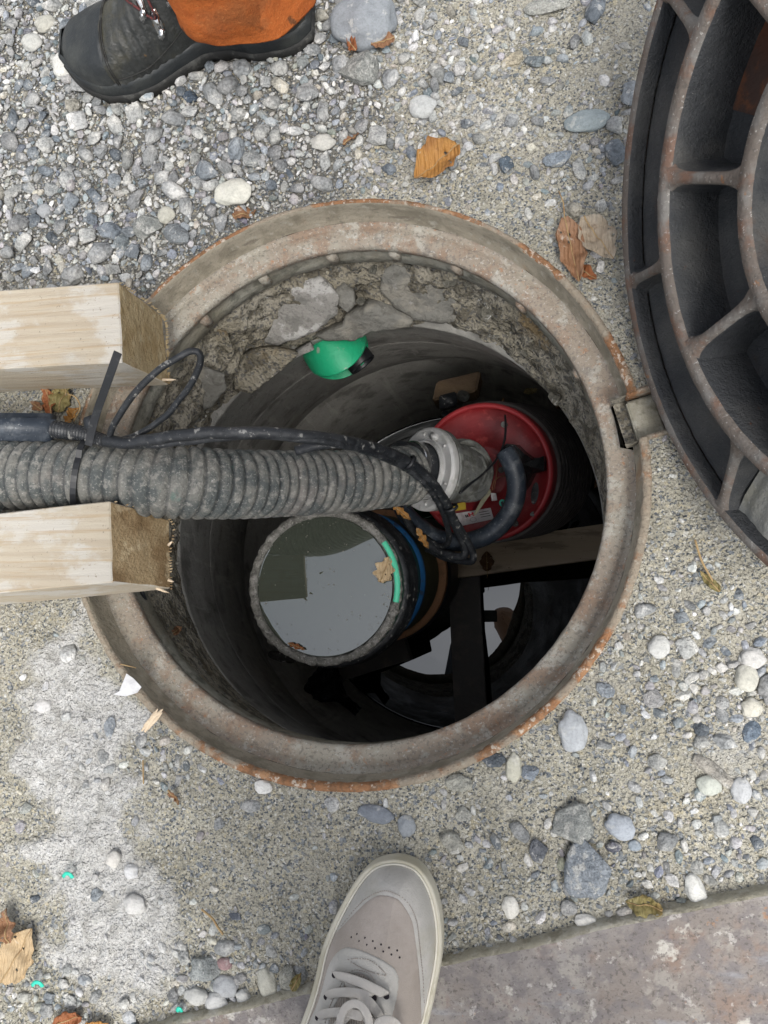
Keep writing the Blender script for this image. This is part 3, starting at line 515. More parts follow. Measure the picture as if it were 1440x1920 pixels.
# ------------------------- stones that can be pointed at
HERO = [
 (683, 38, 64, 58, 0, 'mid', 'round', (.25, .27, .29), 'large rounded grey cobble at the top edge beside the orange trouser cuff'),
 (674, 131, 40, 36, 20, '', 'ang', (.34, .345, .32), 'angular grey stone directly below the large round cobble'),
 (437, 361, 38, 27, 0, '', 'round', (.60, .59, .52), 'smooth pale egg shaped pebble lying just above the frame rim'),
 (276, 425, 29, 27, 30, '', 'ang', (.31, .32, .30), 'squarish grey stone left of the grey wedge stone above the beam'),
 (332, 443, 31, 25, 10, '', 'ang', (.27, .29, .30), 'grey wedge shaped stone close to the frame rim above the beam'),
 (312, 403, 19, 18, 0, '', 'round', (.44, .43, .37), 'small pale round stone between the squarish stone and wedge stone'),
 (118, 122, 24, 28, 0, '', 'round', (.62, .61, .57), 'bright white stone touching the toe of the black boot'),
 (1101, 227, 40, 20, -5, '', 'round', (.26, .30, .31), 'long blue-grey pebble in the sand left of the open lid'),
 (1030, 8, 46, 20, 0, '', 'ang', (.44, .44, .40), 'flat pale stone at the top edge left of the open lid'),
 (792, 200, 27, 22, 10, '', 'round', (.46, .47, .46), 'pale grey stone half buried below the two small leaves'),
 (963, 111, 24, 13, -10, '', 'ang', (.58, .51, .38), 'cream coloured flat stone near the top left of a grey pebble'),
 (1002, 113, 20, 15, 0, '', 'ang', (.24, .27, .28), 'blue-grey stone just right of the cream coloured flat stone'),
 (605, 267, 26, 17, 10, '', 'round', (.48, .47, .43), 'pale pitted stone in gravel between boot and folded orange leaf'),
 (708, 256, 20, 26, -15, '', 'ang', (.50, .50, .48), 'pale upright chip up and left of the folded orange leaf'),
 (949, 308, 14, 17, 0, '', 'ang', (.15, .19, .23), 'small dark blue chip right of the folded orange leaf'),
 (1046, 296, 27, 17, -20, '', 'ang', (.29, .33, .37), 'blue triangular flat stone above the pair of brown leaves'),
 (1087, 318, 12, 22, -10, '', 'ang', (.52, .52, .49), 'narrow pale chip right of the blue triangular stone'),
 (1076, 1547, 34, 36, 0, '', 'ang', (.37, .38, .36), 'large grey and white stone low on the right above the mottled one'),
 (1163, 1550, 24, 20, 30, '', 'round', (.36, .39, .43), 'blue and white veined oval pebble right of the large grey stone'),
 (1101, 1626, 36, 50, 20, '', 'ang', (.31, .34, .37), 'largest blue-grey mottled stone set in the sand above the steel plate'),
 (1013, 1595, 17, 20, 0, '', 'ang', (.19, .20, .22), 'dark grey stone left of the blue-grey mottled stone'),
 (1074, 1372, 24, 35, -5, '', 'round', (.42, .44, .46), 'upright pale blue-grey stone alone in the sand below the frame'),
 (1236, 1213, 17, 19, 20, '', 'round', (.52, .52, .50), 'white oval pebble alone right of the frame'),
 (1304, 1670, 15, 26, -15, '', 'round', (.60, .60, .57), 'white tooth shaped stone beside the edge of the steel plate'),
 (1411, 1234, 20, 18, 0, '', 'round', (.52, .51, .49), 'pale round pebble at the right edge, upper of a touching pair'),
 (1400, 1271, 18, 22, 0, '', 'round', (.50, .49, .43), 'pale spotted pebble at the right edge, lower of a touching pair'),
 (1229, 1311, 19, 17, 0, '', 'ang', (.44, .43, .42), 'pinkish grey chip among small pebbles right of the frame'),
 (1409, 1327, 17, 16, 0, '', 'round', (.54, .52, .45), 'cream round pebble below the spotted one at the right edge'),
 (1342, 1450, 42, 14, 32, '', 'ang', (.45, .42, .37), 'long beige splinter shaped stone near the right edge'),
 (1330, 1472, 20, 16, 10, '', 'round', (.46, .48, .43), 'pale green-grey pebble tucked under the long beige stone'),
 (1389, 1482, 16, 20, 0, '', 'round', (.45, .46, .47), 'light grey pebble right of the pale green-grey one'),
 (1408, 1373, 15, 19, 0, '', 'ang', (.22, .27, .33), 'blue chip near the right edge above a row of pebbles'),
 (705, 1526, 32, 15, 12, '', 'round', (.20, .22, .25), 'dark blue-grey flat pebble above the sneaker toe'),
 (762, 1549, 16, 18, 0, '', 'round', (.27, .29, .31), 'blue-grey pebble right of the dark flat pebble above the sneaker'),
 (858, 1470, 25, 17, 0, '', 'ang', (.46, .45, .39), 'pale crusted stone just below the lower rim of the frame'),
 (963, 1440, 13, 25, 5, '', 'round', (.47, .46, .38), 'tall cream pebble lower right of the frame rim'),
 (992, 1447, 17, 14, -20, '', 'ang', (.36, .40, .45), 'blue and white chip right of the tall cream pebble'),
 (925, 1425, 20, 12, 0, '', 'ang', (.15, .17, .19), 'dark slate chip touching the rust rim lower right'),
 (493, 1476, 17, 12, 5, '', 'round', (.66, .65, .62), 'small bright white pebble below the bottom left of the rim'),
 (957, 1701, 14, 18, -10, '', 'round', (.68, .66, .60), 'bright white pebble right of the sneaker toe'),
 (1097, 1727, 18, 11, 0, '', 'round', (.58, .57, .54), 'white pebble resting against the plate edge'),
 (1065, 1705, 14, 15, 0, '', 'ang', (.52, .51, .49), 'pale chip just above the pebble on the plate edge'),
 (868, 1526, 15, 13, 0, '', 'ang', (.48, .47, .42), 'small cream stone up and right of the sneaker toe'),
 (847, 1580, 22, 18, 0, '', 'ang', (.40, .39, .34), 'flat cream crust stone right above the sneaker toe'),
 (1136, 1295, 19, 12, 25, '', 'ang', (.34, .37, .40), 'blue-white chip near the lower right of the rim'),
 (386, 1816, 27, 22, 10, '', 'ang', (.37, .39, .38), 'grey angular stone lower left, topmost of the heap by the plate'),
 (424, 1849, 24, 17, 0, '', 'round', (.36, .37, .38), 'blue-grey oval pebble in the heap by the plate corner'),
 (405, 1879, 22, 17, 0, '', 'round', (.50, .50, .49), 'pale oval pebble touching the plate corner'),
 (456, 1869, 13, 13, 0, '', 'round', (.48, .48, .46), 'small pale ball shaped pebble against the plate edge'),
 (501, 1844, 17, 26, -15, '', 'round', (.44, .43, .37), 'upright oval beige pebble left of the rough grey one'),
 (538, 1838, 18, 25, 12, '', 'ang', (.38, .37, .32), 'rough upright grey pebble left of the sneaker'),
 (368, 1868, 22, 15, 0, '', 'round', (.44, .44, .42), 'grey pebble left of the pale oval pebble in the heap'),
 (422, 1807, 14, 11, 0, '', 'round', (.30, .20, .20), 'purple striped pebble above the heap at the plate'),
 (252, 1696, 21, 17, 5, '', 'round', (.56, .55, .53), 'round dusty pebble on the white patch above the heap'),
 (213, 1611, 14, 15, 0, '', 'round', (.56, .54, .50), 'dusty pinkish pebble on the white patch, left of a close pair'),
 (246, 1634, 14, 13, 0, '', 'round', (.56, .56, .56), 'dusty white pebble on the white patch, right of a close pair'),
 (81, 1323, 18, 14, 0, '', 'round', (.54, .53, .52), 'dusty rounded pebble near the left end of the white patch'),
 (206, 1365, 13, 20, 15, '', 'ang', (.42, .45, .48), 'pale blue chip standing in the white patch by the splinter'),
 (475, 298, 20, 18, 0, '', 'ang', (.36, .37, .36), 'grey square chip above the smooth pale egg shaped pebble'),
 (358, 181, 17, 14, 0, '', 'ang', (.10, .13, .17), 'wet dark blue stone under the arch of the boot'),
 (85, 45, 24, 20, 0, '', 'round', (.42, .41, .36), 'tan topped round stone left of the boot near the top edge'),
 (60, 80, 24, 20, 20, '', 'round', (.46, .46, .43), 'pale stone left of the boot near the left edge'),
 (190, 10, 36, 20, 0, '', 'ang', (.40, .40, .38), 'large grey stone at the top edge behind the boot toe'),
 (95, 355, 20, 15, 0, '', 'ang', (.40, .41, .40), 'pale grey chip in the gravel left of centre near the left side'),
 (25, 358, 22, 16, -20, '', 'ang', (.40, .40, .38), 'light wedge stone at the left edge above the beam'),
 (84, 395, 16, 16, 0, '', 'round', (.30, .31, .32), 'round veined grey pebble in the hollow above the beam'),
 (228, 455, 18, 17, 0, '', 'ang', (.26, .29, .30), 'blue-grey stone left below the squarish stone above the beam'),
 (213, 505, 20, 13, 20, '', 'ang', (.42, .42, .40), 'pale stone just above the end of the upper beam'),
 (355, 800 - 590, 20, 14, 0, '', 'ang', (.58, .58, .56), 'white chip below the boot heel side in the gravel'),
 (1190, 1585, 10, 9, 0, '', 'round', (.28, .32, .36), 'tiny blue pebble under the blue and white veined pebble'),
]
def hero(px, py, a, b, ang, kind, col, label, z=None, zf=.45, nm='stone', up=0, parent=None, mat=None, group=None, cat='stone'):
    w0 = P(px, py, 0)
    if z is None: z = float(ground_h(np.array([w0.x]), np.array([w0.y]))[0]) - (.0015 if py > 600 else 0)
    dep = (H0 - z) / .92; ra, rb = a / F * dep, b / F * dep; rc = min(ra, rb) * (.62 if kind == 'round' else .6)
    T, Fc = random.choice(TROUND if kind == 'round' else TANG)
    c = P(px, py, z + rc * (1 - zf * 1.1)); an = math.radians(-ang) + (0)
    R = Matrix.Rotation(an, 3, 'Z')
    sgn = random.uniform(0, 6.28); Q = Matrix.Rotation(sgn, 3, Vector((.3, .5, .8)).normalized())
    U = T @ np.array(Q).T; U = U / np.abs(U).max(0)
    U = U * np.array([ra, rb, rc]) @ np.array(R).T + np.array(c)
    o = mk(nm, U, Fc, mat or M['smooth' if kind == 'round' else 'pebble'], parent=parent); o.color = (*col, 1)
    if not parent: tag(o, label, cat, group)
    grid_add(c.x, c.y, max(ra, rb) * .8)
    return o
for (hx, hy, a, b, ang, _, kind, col, lab) in HERO: hero(hx, hy, a * 1.02, b * 1.02, ang, kind, col, lab)

# ------------------------- other loose stones: the 230 biggest one by one, the rest as a mass
PLATE = [(1470, 1664), (1100, 1746), (830, 1805), (560, 1861), (400, 1902), (300, 1935), (300, 2300), (1470, 2300)]
BOOTP = [(140, 60), (140, 120), (170, 185), (240, 204), (330, 188), (385, 120), (560, 112), (600, 60), (600, -60), (150, -60)]
def free_at(x, y, m=0):
    px, py = proj(x, y)
    ok = np.hypot(x - RC.x, y - RC.y) > RR + .003 + m
    ok &= ~inpoly(px, py, PLATE)
    ta = (x - RC.x) * T_.x + (y - RC.y) * T_.y; rh = (x - RC.x) * E_.x + (y - RC.y) * E_.y
    ok &= ~((rh > 0) & (rh < NRO + .005) & (ta > NT0 - .005) & (ta < NT1 + .005))
    return ok, px, py
def blob(px, py, cx, cy, sx, sy): return np.exp(-(((px - cx) / sx) ** 2 + ((py - cy) / sy) ** 2))
def dens(px, py, cls):
    g = gravel_mask(px, py); n = fbm(px, py, .02, 55)
    mix = blob(px, py, 760, 130, 170, 190) * .75 + blob(px, py, 620, 330, 110, 70) * .6
    loose = blob(px, py, 1330, 1340, 150, 190) * .8 + blob(px, py, 1180, 1160, 70, 60) * .6 + blob(px, py, 430, 1840, 150, 70) * .95 + blob(px, py, 1240, 1640, 260, 70) * .35 + blob(px, py, 980, 230, 210, 200) * .4 + blob(px, py, 300, 1420, 140, 60) * .3 + blob(px, py, 900, 1760, 60, 60) * .4 + blob(px, py, 60, 1880, 130, 60) * .5
    d = np.maximum(g, mix * (.5 + n)); d = np.maximum(d, loose * (.35 + n) * sstep(.35, .6, n + .1))
    base = (.004, .02, .035, .09)[cls]
    if cls == 0: d = np.where(g > .5, d, d * .5)
    return np.clip(d + base, 0, 1) * (1 - .3 * crust_mask(px, py))
def scatter(n, rmin, rmax, cls, ov, cap):
    xs = rng.uniform(-.98, .48, n); ys = rng.uniform(-.6, 1.15, n); rs = rmin + (rmax - rmin) * rng.random(n) ** 1.8
    ok, px, py = free_at(xs, ys, rs * .9); ok &= rng.random(n) < dens(px, py, cls); out = []
    for i in np.nonzero(ok)[0]:
        x, y, r = xs[i], ys[i], rs[i]
        if grid_ok(x, y, r, ov):
            grid_add(x, y, r); out.append((x, y, r, px[i], py[i]))
            if len(out) >= cap: break
    return out
big = scatter(4200, .0085, .0175, 0, .8, 700); big.sort(key=lambda s: -s[2])
med = scatter(60000, .0040, .0098, 1, .72, 11000)
sml = scatter(100000, .0018, .0040, 2, .68, 26000)
gcell = fbm
def vis(s):
    return -20 < s[3] < 1460 and -20 < s[4] < 1940 and not inpoly(np.array([s[3]]), np.array([s[4]]), BOOTP)[0]
lst = sorted([s for s in big + med if vis(s)], key=lambda s: -s[2]); NIND = 228
ind = lst[:NIND]; inds = set(id(s) for s in ind)
meshes = []
for T, Fc in TMD + TBG:
    o = mk('pebble', T * .01, Fc, M['pebble'], loc=(0, 0, 0)); meshes.append(o.data); bpy.data.objects.remove(o)
def zone(px, py):
    if py < 560 and gravel_mask(np.array([px]), np.array([py]))[0] > .5: return 'in the grey gravel bed around the black boot', 'pebbles in the gravel bed'
    if py < 800: return 'on the sand between the gravel, frame and lid', 'pebbles on the sand above the frame'
    if px > 840: return 'on the packed sand right of the sneaker and frame', 'pebbles on the sand at lower right'
    return 'on the packed sand left of the sneaker', 'pebbles on the sand at lower left'
PEB = []
for (x, y, r, px_, py_) in ind:
    k = int(rng.choice(len(PAL), p=PW)); o = bpy.data.objects.new('pebble', random.choice(meshes)); COL.objects.link(o)
    h = float(ground_h(np.array([x]), np.array([y]))[0]); zn, gp = zone(px_, py_)
    s = r * random.uniform(1.0, 1.25); o.scale = (s * 100, s * 100, s * 100 * random.uniform(.8, 1.1)); o.rotation_euler = (random.uniform(-.35, .35), random.uniform(-.35, .35), random.uniform(0, 6.28))
    gr_ = 'gravel' in zn; o.location = (x, y, h + s * (.28 if gr_ else -.10)); c = PAL[k] * random.uniform(.85, 1.2); o.color = (*[float(q) for q in c], 1)
    PEB.append((o, PN[k], px_, py_, gp, r))
def mass(name, items, temps, label, lift=(.25, .1), extra=0):
    Vs = []; Fs = []; Cs = []; n0 = 0
    ti = rng.integers(0, len(temps), len(items))
    arr = np.array([(s[0], s[1], s[2], s[3], s[4]) for s in items])
    hh = ground_h(arr[:, 0], arr[:, 1]); gm = gravel_mask(arr[:, 3], arr[:, 4]); cm = crust_mask(arr[:, 3], arr[:, 4])
    for k, (T, Fc) in enumerate(temps):
        sel = np.nonzero(ti == k)[0]; n = len(sel)
        if not n: continue
        a = rng.uniform(0, 6.28, n); tx = rng.normal(0, .4, n); ca, sa = np.cos(a), np.sin(a); ct, st_ = np.cos(tx), np.sin(tx)
        R = np.zeros((n, 3, 3)); R[:, 0, 0] = ca; R[:, 0, 1] = -sa * ct; R[:, 0, 2] = sa * st_; R[:, 1, 0] = sa; R[:, 1, 1] = ca * ct; R[:, 1, 2] = -ca * st_; R[:, 2, 1] = st_; R[:, 2, 2] = ct
        s = arr[sel, 2] * rng.uniform(.95, 1.3, n)
        U = np.einsum('nij,vj->nvi', R, T) * s[:, None, None]
        U[:, :, 0] += arr[sel, 0][:, None]; U[:, :, 1] += arr[sel, 1][:, None]
        U[:, :, 2] += (hh[sel] + s * (lift[1] - .04 + (lift[0] + .22 - lift[1]) * gm[sel] * rng.random(n)) + extra * gm[sel] * rng.random(n))[:, None]
        Vs.append(U.reshape(-1, 3)); Fs.append((Fc[None] + (n0 + np.arange(n) * len(T))[:, None, None]).reshape(-1, 3)); n0 += n * len(T)
        c = PAL[rng.choice(len(PAL), n, p=PW)] * rng.uniform(.68, 1.38, (n, 1)) + rng.normal(0, .008, (n, 3)); c = c * (1 - cm[sel, None] * .6) + .5 * cm[sel, None] * .6
        c = np.clip(c, .03, .8)
        Cs.append(np.repeat(np.c_[c, np.ones(n)], len(T), 0))
    o = mk(name, np.vstack(Vs), np.vstack(Fs), M['stones'], smooth=False, loc=(0, 0, 0)); C = np.vstack(Cs)
    a = o.data.attributes.new('col', 'FLOAT_COLOR', 'POINT'); a.data.foreach_set('color', C.astype(np.float32).ravel())
    return tag(o, label, 'gravel', kind='stuff')
mass('gravel', [s for s in big + med if id(s) not in inds], TMD, 'mass of smaller mixed grey stones packed in the gravel and sand')
mass('fine_gravel', sml, TSM, 'fine grey grit and tiny stones between the larger ones', extra=.002)
LAND = [(683, 38, 'the large round cobble'), (674, 131, 'the angular grey stone under the cobble'), (437, 361, 'the pale egg shaped pebble'), (276, 425, 'the squarish grey stone'), (332, 443, 'the grey wedge stone'), (122, 121, 'the white stone at the boot toe'),
 (1101, 227, 'the long blue-grey pebble'), (792, 200, 'the half buried pale stone'), (963, 111, 'the cream flat stone'), (605, 267, 'the pale pitted stone'), (708, 256, 'the pale upright chip'), (1046, 296, 'the blue triangular stone'), (1076, 1547, 'the large grey and white stone'),
 (1163, 1550, 'the veined oval pebble'), (1101, 1626, 'the big mottled blue-grey stone'), (1074, 1372, 'the upright pale blue stone'), (1236, 1213, 'the lone white oval pebble'), (1304, 1670, 'the white tooth shaped stone'), (1411, 1234, 'the touching pebble pair'), (1342, 1450, 'the long beige stone'),
 (705, 1526, 'the dark flat pebble'), (858, 1470, 'the pale crusted stone'), (957, 1701, 'the white pebble by the sneaker'), (386, 1816, 'the heap by the plate corner'), (538, 1838, 'the rough upright pebble'), (252, 1696, 'the dusty round pebble'), (81, 1323, 'the left end of the white patch'), (150, 1500, 'the middle of the white patch'),
 (240, 200, 'the boot toe sole'), (385, 120, 'the boot arch'), (570, 100, 'the boot heel'), (818, 307, 'the folded orange leaf'), (1075, 450, 'the two brown leaves'), (720, 375, 'the top of the frame'), (1185, 700, 'the hinge pocket'), (560, 1465, 'the bottom of the frame'), (1190, 1150, 'the right side of the frame'), (1050, 1340, 'the lower right frame rim'),
 (237, 1290, 'the white paper scrap'), (288, 1345, 'the wood splinter'), (33, 1790, 'the large tan leaf'), (1206, 1696, 'the leaf at the plate edge'), (1330, 1090, 'the yellow stalk'), (745, 1600, 'the sneaker toe'), (830, 1700, 'the sneaker side'), (130, 525, 'the upper beam'), (60, 1140, 'the lower beam'), (25, 358, 'the light wedge stone'), (95, 355, 'the pale chip in the gravel'), (358, 181, 'the wet dark blue stone'), (20, 60, 'the top left corner'), (20, 250, 'the left edge'), (475, 298, 'the grey square chip'), (355, 210, 'the white chip below the boot'), (84, 395, 'the round veined pebble'), (1200, 250, 'the upper part of the open cover'), (1300, 1000, 'the lower part of the open cover'), (1430, 1600, 'the lower right edge'), (400, 1740, 'the pale twig'), (860, 1850, 'the plate beside the sneaker')]
used_l = {}
for (o, cn, px_, py_, gp, r) in sorted(PEB, key=lambda q_: -q_[5]):
    done = False
    for (lx, ly, nm_) in sorted(LAND, key=lambda l: math.hypot(l[0] - px_, l[1] - py_)):
        dx, dy = px_ - lx, py_ - ly; ds = math.hypot(dx, dy); a_ = math.degrees(math.atan2(-dy, dx)) % 360
        dr = ['right of', 'up and right of', 'above', 'up and left of', 'left of', 'down and left of', 'below', 'down and right of'][int((a_ + 22.5) // 45) % 8]
        for pre in (('close ' if ds < 45 else 'a little ' if ds < 100 else 'well ') + dr, dr):
            for sz in (('larger' if r > .0105 else 'small'), 'loose'):
                lab = '%s %s pebble %s %s' % (sz, cn, pre, nm_)
                if lab not in used_l and len(lab.split()) <= 16: done = True; break
            if done: break
        if done: break
    used_l[lab] = 1; tag(o, lab, 'pebble', 'loose %s' % gp)

# ---------------------------------------------------------------- broken concrete pieces in the collar
def chunk(poly, z0, z1, thick, mat, label, seed=0, nm='concrete_chunk', rough=.004):
    """irregular slab: polygon corners given where they are seen, z from far (top) to near (bottom)"""
    n = len(poly); ys = [p[1] for p in poly]; ya, yb = min(ys), max(ys)
    cx = sum(p[0] for p in poly) / n; cy = sum(p[1] for p in poly) / n
    # rounded ring layout: outer contour subdivided, rings to the centre
    cont = []
    for i in range(n):
        a, b = poly[i], poly[(i + 1) % n]; m = max(2, int(math.hypot(b[0] - a[0], b[1] - a[1]) / 7))
        for k in range(m):
            t = k / m; q = (a[0] + (b[0] - a[0]) * t, a[1] + (b[1] - a[1]) * t)
            j = 2.6 * mnoise.noise(Vector((q[0] * .06, q[1] * .06, seed * 5))) + 1.6 * mnoise.noise(Vector((q[0] * .2, q[1] * .2, seed * 3)))
            d = math.hypot(q[0] - cx, q[1] - cy) + 1e-6; cont.append((q[0] + (q[0] - cx) / d * j, q[1] + (q[1] - cy) / d * j))
    m = len(cont); V = []; Fc = []; K = 12
    cpt = P(cx, cy, (z0 + z1) / 2); out = (Vector((LC.x, LC.y, cpt.z)) - cpt).normalized(); nrm = (out * .75 + Vector((0, 0, .66))).normalized()
    for r in range(K + 1):
        s = 1 - r / K * .985
        for (x, y) in cont:
            X_, Y_ = cx + (x - cx) * s, cy + (y - cy) * s; t = (Y_ - ya) / (yb - ya)
            p = P(X_, Y_, z0 + (z1 - z0) * t)
            nn = mnoise.fractal(p * 30 + Vector((seed, 0, 0)), 1, 2, 4)
            p = p + nrm * (nn * rough + .0035 * (1 - (1 - min(1, r / 2.5)) ** 2))
            V.append(p)
    V2 = [V[k] - nrm * thick for k in range(m)]; nb = len(V); V += V2
    for r in range(K):
        for k in range(m): Fc.append((r * m + k, r * m + (k + 1) % m, (r + 1) * m + (k + 1) % m, (r + 1) * m + k))
    Fc.append(tuple(K * m + k for k in range(m)))
    for k in range(m): Fc.append((nb + k, nb + (k + 1) % m, (k + 1) % m, k))
    Fc.append(tuple(nb + k for k in range(m))[::-1])
    return tag(mk(nm, V, Fc, mat), label, 'concrete chunk')
chunk([(438, 612), (465, 575), (490, 562), (545, 530), (600, 522), (615, 532), (635, 556), (632, 590), (600, 618), (545, 640), (520, 650), (490, 640), (450, 625)], -.125, -.205, .03, M['slab'], 'big pale flaking concrete slab left of the green pipe end, under the frame', 1)
chunk([(712, 510), (735, 497), (775, 500), (830, 515), (862, 535), (890, 560), (897, 582), (868, 602), (830, 606), (775, 600), (740, 575), (715, 545)], -.125, -.215, .03, M['slab2'], 'big grey concrete slab right of the crumbly gap under the frame top', 2)
chunk([(648, 592), (690, 572), (730, 578), (775, 602), (770, 612), (700, 622), (665, 640), (610, 638), (590, 630), (640, 610)], -.175, -.235, .03, M['slab2'], 'brown stained concrete lump directly above the green pipe end', 3)
chunk([(322, 745), (350, 705), (390, 690), (420, 702), (425, 730), (395, 765), (350, 780), (322, 778)], -.145, -.215, .03, M['slab2'], 'rounded muddy stone in the collar inside the thin cable loop', 4, 'stone')
chunk([(352, 640), (390, 612), (425, 622), (440, 660), (425, 690), (385, 690), (350, 675)], -.12, -.19, .03, M['mortar'], 'brown crumbly concrete lump behind the tip of the thin cable loop', 5)
chunk([(440, 690), (470, 660), (520, 655), (560, 665), (520, 700), (470, 740), (440, 730)], -.18, -.235, .02, M['mortar'], 'brown mortar lump below the big pale slab', 6)
chunk([(530, 672), (560, 655), (582, 645), (590, 655), (560, 668), (535, 680)], -.215, -.232, .012, M['slab'], 'thin pale mortar shard pointing at the green pipe end', 7, rough=.002)
chunk([(628, 545), (645, 530), (662, 548), (668, 570), (652, 585), (634, 572)], -.14, -.17, .02, M['slab2'], 'small pale rubble lump in the crumbly gap between the two big slabs', 8)
cr = random.Random(5); Vs = []; Fs = []; Cs = []; nv = 0; SP_ = [(430, 560, .5), (690, 500, .2), (915, 640, .55), (1010, 680, .4), (960, 590, .3), (1080, 800, .55), (690, 548, .3), (880, 515, .1)]
for i in range(1500):
    a = cr.uniform(-.55, 3.4) if i % 3 else cr.gauss(1.0, .5); t = cr.uniform(.03, .99)
    p0 = RC + Vector((math.cos(a) * .352, math.sin(a) * .352, -.108)); p1_ = LC + Vector((math.cos(a) * LR, math.sin(a) * LR, -.25)); p = p0.lerp(p1_, t)
    p += Vector((math.cos(a), math.sin(a), 0)) * cr.uniform(.004, .009)
    T, Fc = cr.choice(TSM if i % 4 else TMD); s = cr.uniform(.002, .0055) * (2.0 if cr.random() < .08 else 1)
    U = T * s @ np.array(Matrix.Rotation(cr.uniform(0, 6), 3, Vector((cr.random(), cr.random(), .3)).normalized())) + np.array(p)
    Vs.append(U); Fs.append(Fc + nv); nv += len(U); c = PAL[cr.choice([3, 4, 7, 9, 2, 0])] * cr.uniform(.35, .8) * np.array([1.03, 1, .9]); Cs.append(np.tile([*c, 1], (len(U), 1)))
o = mk('rubble', np.vstack(Vs), np.vstack(Fs), M['stones'], smooth=False, loc=(0, 0, 0)); a_ = o.data.attributes.new('col', 'FLOAT_COLOR', 'POINT'); a_.data.foreach_set('color', np.vstack(Cs).astype(np.float32).ravel())
tag(o, 'crumbs of rubble and grit stuck in the collar under the manhole frame', 'rubble', kind='stuff')
for (hx, hy, a, b, z_, lab) in ((700, 505, 10, 9, -.125, 'small knobbly rubble stone just left of the right concrete slab'), (915, 585, 16, 15, -.165, 'dark round rubble stone right of the right concrete slab'), (930, 625, 14, 11, -.21, 'pale rubble stone on the ledge right of the slabs'),
        (880, 530, 11, 9, -.13, 'small grey rubble stone above the right end of the right slab'), (845, 528, 14, 11, -.13, 'dark rubble stone touching the top edge of the right slab'), (990, 660, 14, 10, -.20, 'yellowish rubble stone on the right part of the collar'), (765, 498, 9, 8, -.12, 'small rubble stone under the top support lug'),
        (1040, 745, 12, 16, -.21, 'rough pale rubble stone low on the right of the collar'), (677, 565, 10, 9, -.16, 'small white-grey rubble stone in the crumbly gap'), (330, 690, 16, 12, -.12, 'brown rubble stone inside the cable loop near the beam')):
    hero(hx, hy, a, b, 0, 'ang', (.17, .16, .13), lab, z=z_, nm='rubble_stone')

# ---------------------------------------------------------------- green pipe end through the wall
g0 = P(640, 672, -.33); gd = (P(668, 706, -.335) - P(630, 640, -.335)); gd.z = -.004; gd.normalize()
gp = thing('green_pipe_stub', g0, 'short bright green plastic pipe end sticking out of the shaft wall', 'pipe')
R_ = .058
ga = g0 - gd * .12; gb = g0 + gd * .014 + Vector((0, 0, .03))*0
def ring_tube(a, b, ro, ri, seg=48):
    d = (b - a); L_ = d.length
    return revolve([(ro, 0), (ro, L_ * .5), (ro, L_ - .002), (ro - .001, L_), (ri + .001, L_), (ri, L_ - .002), (ri, 0)], a, seg, axis=d, closed=True)
v, f = ring_tube(ga, gb, R_, R_ - .004); gs_ = Vector((0, 0, 1)).cross(gd).normalized()
v = [p + gd * ((.062 * math.sqrt(max(0, 1 - ((p - g0).dot(gs_) / R_) ** 2)) - .034 + .45 * min(0, (p - g0).z)) if (p - ga).dot(gd) > .1 else 0) for p in v]; mk('pipe_wall', v, f, M['green'], gp)
v, f = ring_tube(ga + Vector((.006, 0, -.006)), gb + gd * .006 + Vector((.024, .012, -.028)), .026, .023); mk('black_inner_pipe', v, f, M['black'], gp)

# ---------------------------------------------------------------- standing pipe full of murky water
pt = P(607, 1099, -.30); pbm = P(742, 1073, -.86); pax = (pbm - pt).normalized(); pipe = thing('standing_pipe', P(742, 1073, -1.2), 'upright green plastic pipe with muddy rim, filled to the brim with murky water', 'pipe')
PR = .1300
def lean(v):
    return [p + Vector((pax.x, pax.y, 0)) * ((pt.z - p.z) / -pax.z) * min(1, max(0, (pt.z - p.z) / .12)) for p in v]
def prv(prof, nm, mat, jit=None, seg=160, parent=None):
    v, f = revolve([(r, z) for r, z in prof], pt, seg, jit=jit); return mk(nm, lean(v), f, mat, parent or pipe)
def cj(a, j, r, z):
    k = .0035 * mnoise.fractal(Vector((math.cos(a) * 9, math.sin(a) * 9, j)), 1, 2, 3) + .002 * nz(a, 34, j); return r + k * (1 if j in (0, 1, 2) else (.6 if j < 6 else .4)), z + (.002 * nz(a, 14, 2) + .0015 * nz(a, 40, j))
prv([(PR - .0005, -.012), (PR + .001, -.004), (PR - .001, .001), (PR - .006, .0035), (PR - .011, .0015), (PR - .0135, -.004), (PR - .0145, -.014)], 'muddy_rim', M['crustrim'], cj, 300)
prv([(PR - .001, -.008), (PR - .002, -.05), (PR - .002, -.06)], 'outer_wall', M['dgreen'])
prv([(PR - .015, -.01), (PR - .015, -.6)], 'inner_wall', M['dgreen'])
prof = [(PR - .002, -.040)]
for z in np.arange(-.040, -.096, -.0035): prof.append((PR + .0065 + .0028 * math.sin((z + .04) * 700) + .004 * sstep(-.05, -.085, z), float(z)))
prof.append((PR - .002, -.098)); prv(prof, 'rubber_collar', M['rubber'])
prv([(PR - .004, -.09), (PR - .004, -.20)], 'green_band', M['dgreen'])
prv([(PR - .003, -.195), (PR + .003, -.2), (PR + .004, -.208), (PR + .003, -.216), (PR - .003, -.22)], 'blue_seal', M['blue'])
prv([(PR - .002, -.215), (PR - .001, -.38), (PR + .001, -.385)], 'lower_wall', M['olive'])
prv([(PR - .002, -.39), (PR + .002, -.395), (PR + .006, -.40), (PR + .012, -.402), (PR + .0145, -.406), (PR + .014, -.43), (PR + .009, -.436)], 'brown_socket_ring', M['peach'])
prv([(PR + .008, -.43), (PR + .017, -.434), (PR + .019, -.45), (PR + .010, -.47), (PR + .004, -1.3)], 'socket', M['black'])
